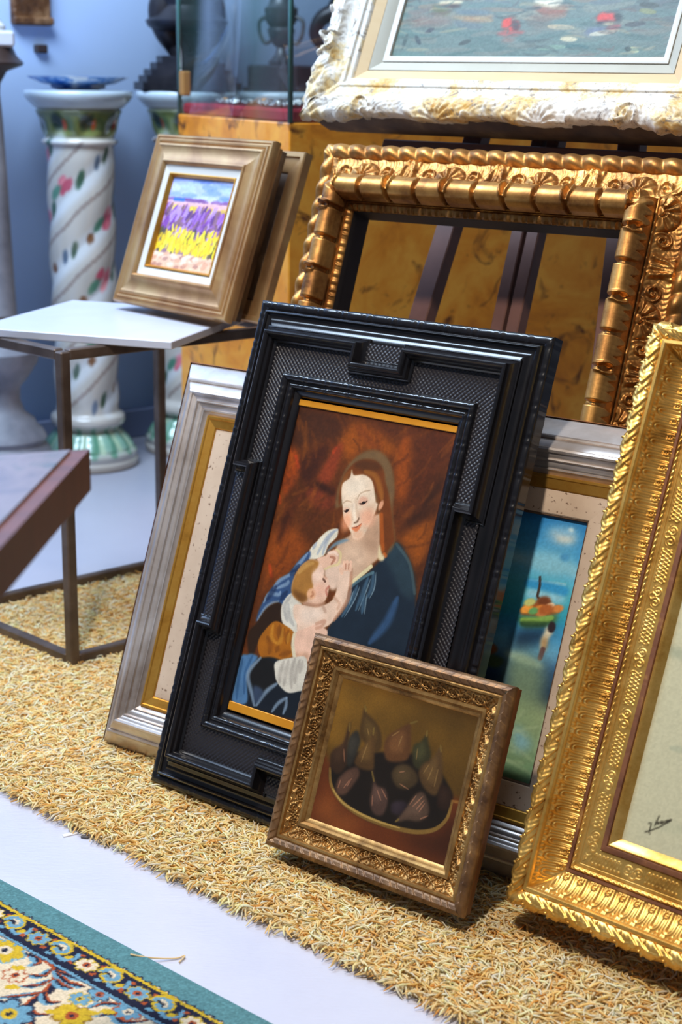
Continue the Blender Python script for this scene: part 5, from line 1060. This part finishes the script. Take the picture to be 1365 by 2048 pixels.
sweep('carved_moulding', rect(W, H), dense([(.004, .018), (0, .034), (.001, .042)] + arc((.003, .046), (.032 * k_, .051), .004, 8) + arc((.033 * k_, .051), (.060 * k_, .032), -.004, 8) + [(.0615 * k_, .0345), (.067 * k_, .0340), (.069 * k_, .0290), (.076 * k_, .0275), (.0790 * k_, .022), (.0790 * k_, .010)], .0022), m_white, fwp, seg=.0022, disp=rocaille, lat=scal, smooth=180)
sweep('beige_liner', rect(W, H, .0785 * k_, .0785 * k_), [(0, .010), (0, .022), (.0195, .0125), (.0200, .010)], m_beige, fwp, seg=.1, smooth=30)
sweep('grey_liner', rect(W, H, .0980 * k_, .0980 * k_), [(0, .008), (0, .0130), (.0190, .0025), (.0200, .0010)], m_greyln, fwp, seg=.1, smooth=30)
sweep('white_slip', rect(W, H, .1172 * k_, .1172 * k_), [(0, 0), (0, .0042), (.0030, .0048), (.0105, .0030), (.0110, -.004)], m_slip, fwp, seg=.1, smooth=30)
sweep('back_rail', rect(W, H, .010, .010), [(.05, -.055), (0, -.055), (-.001, -.045), (-.004, -.040), (-.004, .0), (.004, .022), (.02, .03)], m_darkbrown, fwp, seg=.1, smooth=30)
slab(fwp, 'back_board', W - .06, H - .06, -.053, -.010, m_dark).location = (0, .03, 0)
CW, CH = W - .2560 * FW, H - .2560 * FW
cv = Canvas(CW, CH, 560, (104, 128, 130))
yy = cv.yy / (cv.h - 1)
for k in range(420):
    u, v = rng.uniform(-.05, CW), rng.uniform(0, CH); q = v / CH
    c_ = [(96, 132, 134), (84, 116, 118), (124, 132, 130), (120, 112, 112), (140, 148, 142), (92, 100, 104), (150, 128, 112), (104, 118, 134)][rng.integers(0, 8) if q > .12 else rng.integers(0, 3)]
    cv.stroke([(u, v), (u + rng.uniform(.02, .05), v + rng.uniform(-.006, .006)), (u + rng.uniform(.05, .10), v + rng.uniform(-.010, .010))], rng.uniform(.004, .013), c_, .6, .7, .6)
P, Q = cv.poly, cv.stroke
P([(0.0781,0.1054),(0.1264,0.1072),(0.125,0.1017),(0.1039,0.0966),(0.0832,0.0997)], (240, 232, 206), 1.2); P([(0.0799,0.0998),(0.1189,0.1004),(0.1272,0.0948),(0.102,0.0924)], (70, 52, 44), 1.2); P([(0.0642,0.0973),(0.0851,0.0941),(0.1076,0.0854),(0.0963,0.08),(0.0713,0.086)], (92, 96, 50), 1.5)
P([(0.1132,0.0784),(0.1949,0.0773),(0.1956,0.0706),(0.1445,0.0717)], (196, 140, 86), 2, .9); P([(0.1226,0.0893),(0.1903,0.0869),(0.1898,0.0788),(0.1285,0.081)], (88, 116, 140), 2, .9); P([(0.0193,0.0811),(0.1113,0.0743),(0.1093,0.0605),(0.0362,0.0612)], (150, 112, 104), 4, .7)
P([(0.2812,0.1041),(0.3375,0.1043),(0.3319,0.0939),(0.3183,0.0902),(0.2962,0.0946)], (240, 236, 226), 1.2); P([(0.2811,0.0948),(0.297,0.0919),(0.3191,0.0876),(0.3493,0.0897),(0.3507,0.0805),(0.3135,0.0771),(0.2973,0.0813)], (160, 88, 60), 1.5); P([(0.2753,0.075),(0.3144,0.0744),(0.3295,0.0637),(0.3142,0.056),(0.2864,0.0589)], (112, 100, 92), 4, .8)
P([(0.2286,0.0567),(0.228,0.0702),(0.2419,0.0748),(0.2557,0.0699),(0.266,0.0564),(0.2504,0.048),(0.234,0.0513)], (226, 62, 36), 1); P([(0.2449,0.07),(0.2581,0.0672),(0.2669,0.0537),(0.2547,0.049)], (80, 40, 36), 1.2); P([(0.2218,0.046),(0.2501,0.049),(0.2794,0.0478),(0.265,0.0404),(0.2311,0.0411)], (176, 84, 80), 1.4, .9); P([(0.2359,0.0357),(0.2574,0.0356),(0.2623,0.0297),(0.2409,0.0298)], (170, 110, 100), 1.5, .8)
P([(0.4184,0.0654),(0.4167,0.0757),(0.4278,0.0807),(0.4482,0.0778),(0.4563,0.065),(0.4397,0.06)], (224, 58, 40), 1); P([(0.4468,0.0778),(0.4598,0.0764),(0.4646,0.0649),(0.4553,0.0637)], (46, 52, 46), 1); P([(0.4163,0.0628),(0.4353,0.0652),(0.4553,0.0637),(0.4516,0.0574),(0.4296,0.0563)], (34, 36, 44), 1); P([(0.4284,0.0601),(0.4497,0.0638),(0.4536,0.0599),(0.4378,0.057)], (226, 214, 180), 1); P([(0.3979,0.0488),(0.4215,0.0551),(0.4416,0.0536),(0.4411,0.0459),(0.4117,0.041)], (108, 122, 160), 1.5); P([(0.4392,0.0524),(0.4623,0.0585),(0.4642,0.0522),(0.4465,0.0467)], (176, 64, 64), 1.2)
for L, c_ in (([(0.3565,0.0334),(0.3858,0.032)], (222, 214, 190)), ([(0.4914,0.0166),(0.5092,0.0116)], (206, 216, 180)), ([(0.4859,0.0166),(0.4948,0.0141)], (30, 50, 40)), ([(0.3692,0.0204),(0.413,0.0178)], (60, 106, 112)), ([(0.3231,0.0559),(0.3737,0.0529)], (190, 176, 152)), ([(0.4117,0.041),(0.4551,0.0459)], (210, 212, 204)), ([(0.4906,0.0924),(0.5239,0.0893)], (56, 66, 50)), ([(0.4936,0.0822),(0.5219,0.078)], (140, 150, 100)), ([(0.4738,0.0572),(0.5085,0.0593)], (70, 74, 76)), ([(0.3147,0.0164),(0.3667,0.0191)], (124, 160, 150))):
    Q(L, .007, c_, .9, .6, .5)
for L, c_ in (([(0.0438,0.0387),(0.0586,0.0246)], (52, 66, 74)), ([(0.1471,0.0245),(0.1677,0.03)], (54, 66, 62)), ([(0.0209,0.0162),(0.0225,0.0416)], (64, 84, 84)), ([(0.0644,0.047),(0.0792,0.0524)], (58, 62, 70))):
    Q(L, .007, c_, .9, .6, .5)
for k in range(130):
    u, v = rng.uniform(-.05, CW), rng.uniform(0, .16); cv.stroke([(u, v), (u + rng.uniform(.01, .03), v + rng.uniform(-.004, .006)), (u + rng.uniform(.03, .06), v + rng.uniform(-.008, .008))], rng.uniform(.002, .005), [(60, 76, 78), (150, 158, 148), (84, 100, 98), (172, 166, 140), (110, 92, 84), (70, 104, 104)][k % 6], .5, .7, .7)
cv.A[..., 2] *= .88; cv.A[..., 0] *= 1.06; cv.grain(1.5, .07)
cv.build('canvas', m_oil2, fwp, -CW / 2, .128 * FW, -.002, gain=.66)

es = picture('easel', -.0579 * FW, 2.7873 * FW, 1.1 - .0824 * FW, -40.08, 23.2, W, 'dark walnut A-frame easel carrying the whitewashed frame', 'easel')
hz = -.085 * FW
def ep(a, y): return (a * FW - W / 2, y * FW, hz)
floor_y = -(1.1 - .0824 * FW) / math.cos(R(23.2)) / FW - hz * math.sin(R(23.2)) / math.cos(R(23.2)) / FW
for nm, (a0, y0), (a1, y1_), wd in (('leg', (.2695, -.2991), (.2748, -.1279), .040), ('leg', (.6370, -.310), (.6040, -.1148), .042)):
    dd = (a1 - a0) / (y1_ - y0); pA, pB = ep(a0 + dd * (floor_y + .006 - y0), floor_y + .006), ep(a0 + dd * (.30 - y0), .30)
    b = MB(); b.bar((pA[0], pA[1], pA[2] - .015), (pB[0], pB[1], pB[2] - .015), wd, .030, upv=(0, 0, 1), bev=.002); b.build(nm, m_easel, es, 20)
for off in (-.0135, .0165):
    dd = (.4332 - .4441) / (-.1239 + .2901); pA, pB = ep(.4441 + dd * (floor_y + .25 + .2901) + off, floor_y + .25), ep(.4441 + dd * (.55 + .2901) + off, .55)
    b = MB(); b.bar((pA[0], pA[1], pA[2] - .014), (pB[0], pB[1], pB[2] - .014), .025, .028, upv=(0, 0, 1), bev=.002); b.build('mast', m_easel, es, 20)
b = MB(); b.box((.065, -.016, -.090), (W - .135, .028, .085), bev=.003); b.build('tray', m_easel, es, 20)
b = MB(); b.box((.045, floor_y * FW + .22 * FW, hz - .015), (.30, .04, .026), bev=.002); b.build('cross_rail', m_easel, es, 20)

# ------------------------------------------------------------------ lavender picture on the marble slab, and the frame stacked behind it
W, H = .366, .352
fl = picture('framed_painting', -.4729, 3.1333, .653, -46.64, 20.42, W, 'wide bronze-gilt frame with a lavender and yellow field on the marble top', 'framed painting')
m_brz = mat_noise('bronze_gilt', [(.3, srgb(150, 104, 66)), (.5, srgb(186, 140, 92)), (.7, srgb(206, 166, 112))], 9, rough=.34, metal=.6, dist=.5)
sweep('outer_moulding', rect(W, H), [(.016, -.044), (.016, -.030), (.008, -.028), (.0075, -.018), (.002, -.016), (0, -.013), (0, -.002), (.003, .004), (.006, .0042), (.0075, .0015), (.0105, .0025), (.0125, .0060), (.0155, .0055), (.0175, .003), (.021, .0075), (.024, .0085)] + arc((.0245, .008), (.053, .0115), -.0035, 8) + [(.0545, .0145), (.0575, .0155), (.0605, .013), (.0630, .007)], m_brz, fl, seg=.05, smooth=30)
sweep('linen_liner', rect(W, H, .0628, .0628), [(0, .003), (0, .0070), (.0155, .0045), (.016, .002)], m_slip, fl, seg=.05, smooth=30)
sweep('gilt_slip', rect(W, H, .0786, .0786), [(0, .001), (0, .0062), (.0022, .0068), (.0060, .002), (.0070, -.004)], m_goldlip, fl, seg=.05, smooth=30)
slab(fl, 'back_board', W - .02, H - .02, -.042, -.006, m_darkbrown).location = (0, .01, 0)
CW, CH = W - .171, H - .171
cv = Canvas(CW, CH, 620, (168, 176, 232)); P, Q = cv.poly, cv.stroke
yy = cv.yy / (cv.h - 1); cv.A = np.where(yy[..., None] < .16, np.array((222, 178, 148)) / 255., cv.A); cv.A = np.where((yy[..., None] >= .16) & (yy[..., None] < .70), np.array((150, 112, 120)) / 255., cv.A)
for k in range(40): u, v = rng.uniform(-.02, CW), rng.uniform(.76, 1.0) * CH; Q([(u, v), (u + .04, v + rng.uniform(-.004, .004))], rng.uniform(.006, .014), [(126, 150, 220), (206, 212, 240), (96, 126, 206), (172, 188, 236)][k % 4], .5, 1, .5)
P([(-.01, CH * .74), (CW * .3, CH * .75), (CW * .6, CH * .76), (CW + .01, CH * .75), (CW + .01, CH * .66), (-.01, CH * .66)], (226, 166, 158), 2)
for k in range(14): u = rng.uniform(0, CW); Q([(u, CH * .755), (u + .015, CH * .765), (u + .03, CH * .75)], .005, (122, 76, 132), .7, .8, .4)
Q([(.02, CH * .755), (.05, CH * .757)], .006, (52, 110, 206), .9, .8)
for k in range(26): u = rng.uniform(-.01, CW); Q([(u, CH * rng.uniform(.64, .68)), (u + .014, CH * .66)], .009, [(222, 184, 40), (196, 164, 60), (236, 206, 70)][k % 3], .85, .8, .4)
for k in range(220): u, v = rng.uniform(-.01, CW), rng.uniform(.34, .62) * CH; Q([(u, v), (u + rng.uniform(.003, .012), v + rng.uniform(.010, .022))], rng.uniform(.004, .008), [(124, 66, 150), (156, 104, 184), (92, 52, 110), (176, 136, 200), (130, 92, 96)][k % 5], .9, .7, .4)
for k in range(34): u, v = rng.uniform(-.01, CW), rng.uniform(.16, .34) * CH; Q([(u, v), (u + .006, v + .02)], .010, [(96, 86, 40), (70, 66, 44)][k % 2], .8, .8, .4)
for k in range(230): u, v = rng.uniform(-.01, CW), rng.uniform(.15, .36 + .08 * math.sin(k)) * CH; Q([(u, v), (u + rng.uniform(-.004, .009), v + rng.uniform(.006, .016))], rng.uniform(.003, .0065), [(240, 214, 30), (228, 190, 40), (246, 222, 70), (214, 172, 40)][k % 4], .95, .6, .4)
for k in range(50): u, v = rng.uniform(-.01, CW), rng.uniform(.0, .15) * CH; Q([(u, v), (u + .012, v + .002)], .007, [(232, 190, 160), (206, 150, 120), (240, 206, 180), (170, 120, 104)][k % 4], .8, .8, .4)
cv.grain(1.5, .06)
cv.build('canvas', m_oil2, fl, -CW / 2, .0855, -.003, gain=1.1)
e_ = np.array([math.cos(R(-46.64)), math.sin(R(-46.64))]); n2 = np.array([-e_[1], e_[0]])
q = np.array([-.4729, 3.1333]) + e_ * .022 + n2 * .064
fk = picture('stacked_frame', q[0], q[1], .648, -46.64, 20.42, W - .004, 'plain gilt-edged frame stacked behind the lavender picture', 'frame')
sweep('moulding', rect(W - .004, .335), [(0, -.020), (0, -.002), (.002, .001), (.010, .001), (.012, -.004), (.04, -.006), (.042, -.010)], m_brz, fk, seg=.1, smooth=30)
slab(fk, 'back_board', W - .02, .32, -.018, -.008, m_darkbrown).location = (0, .008, 0)
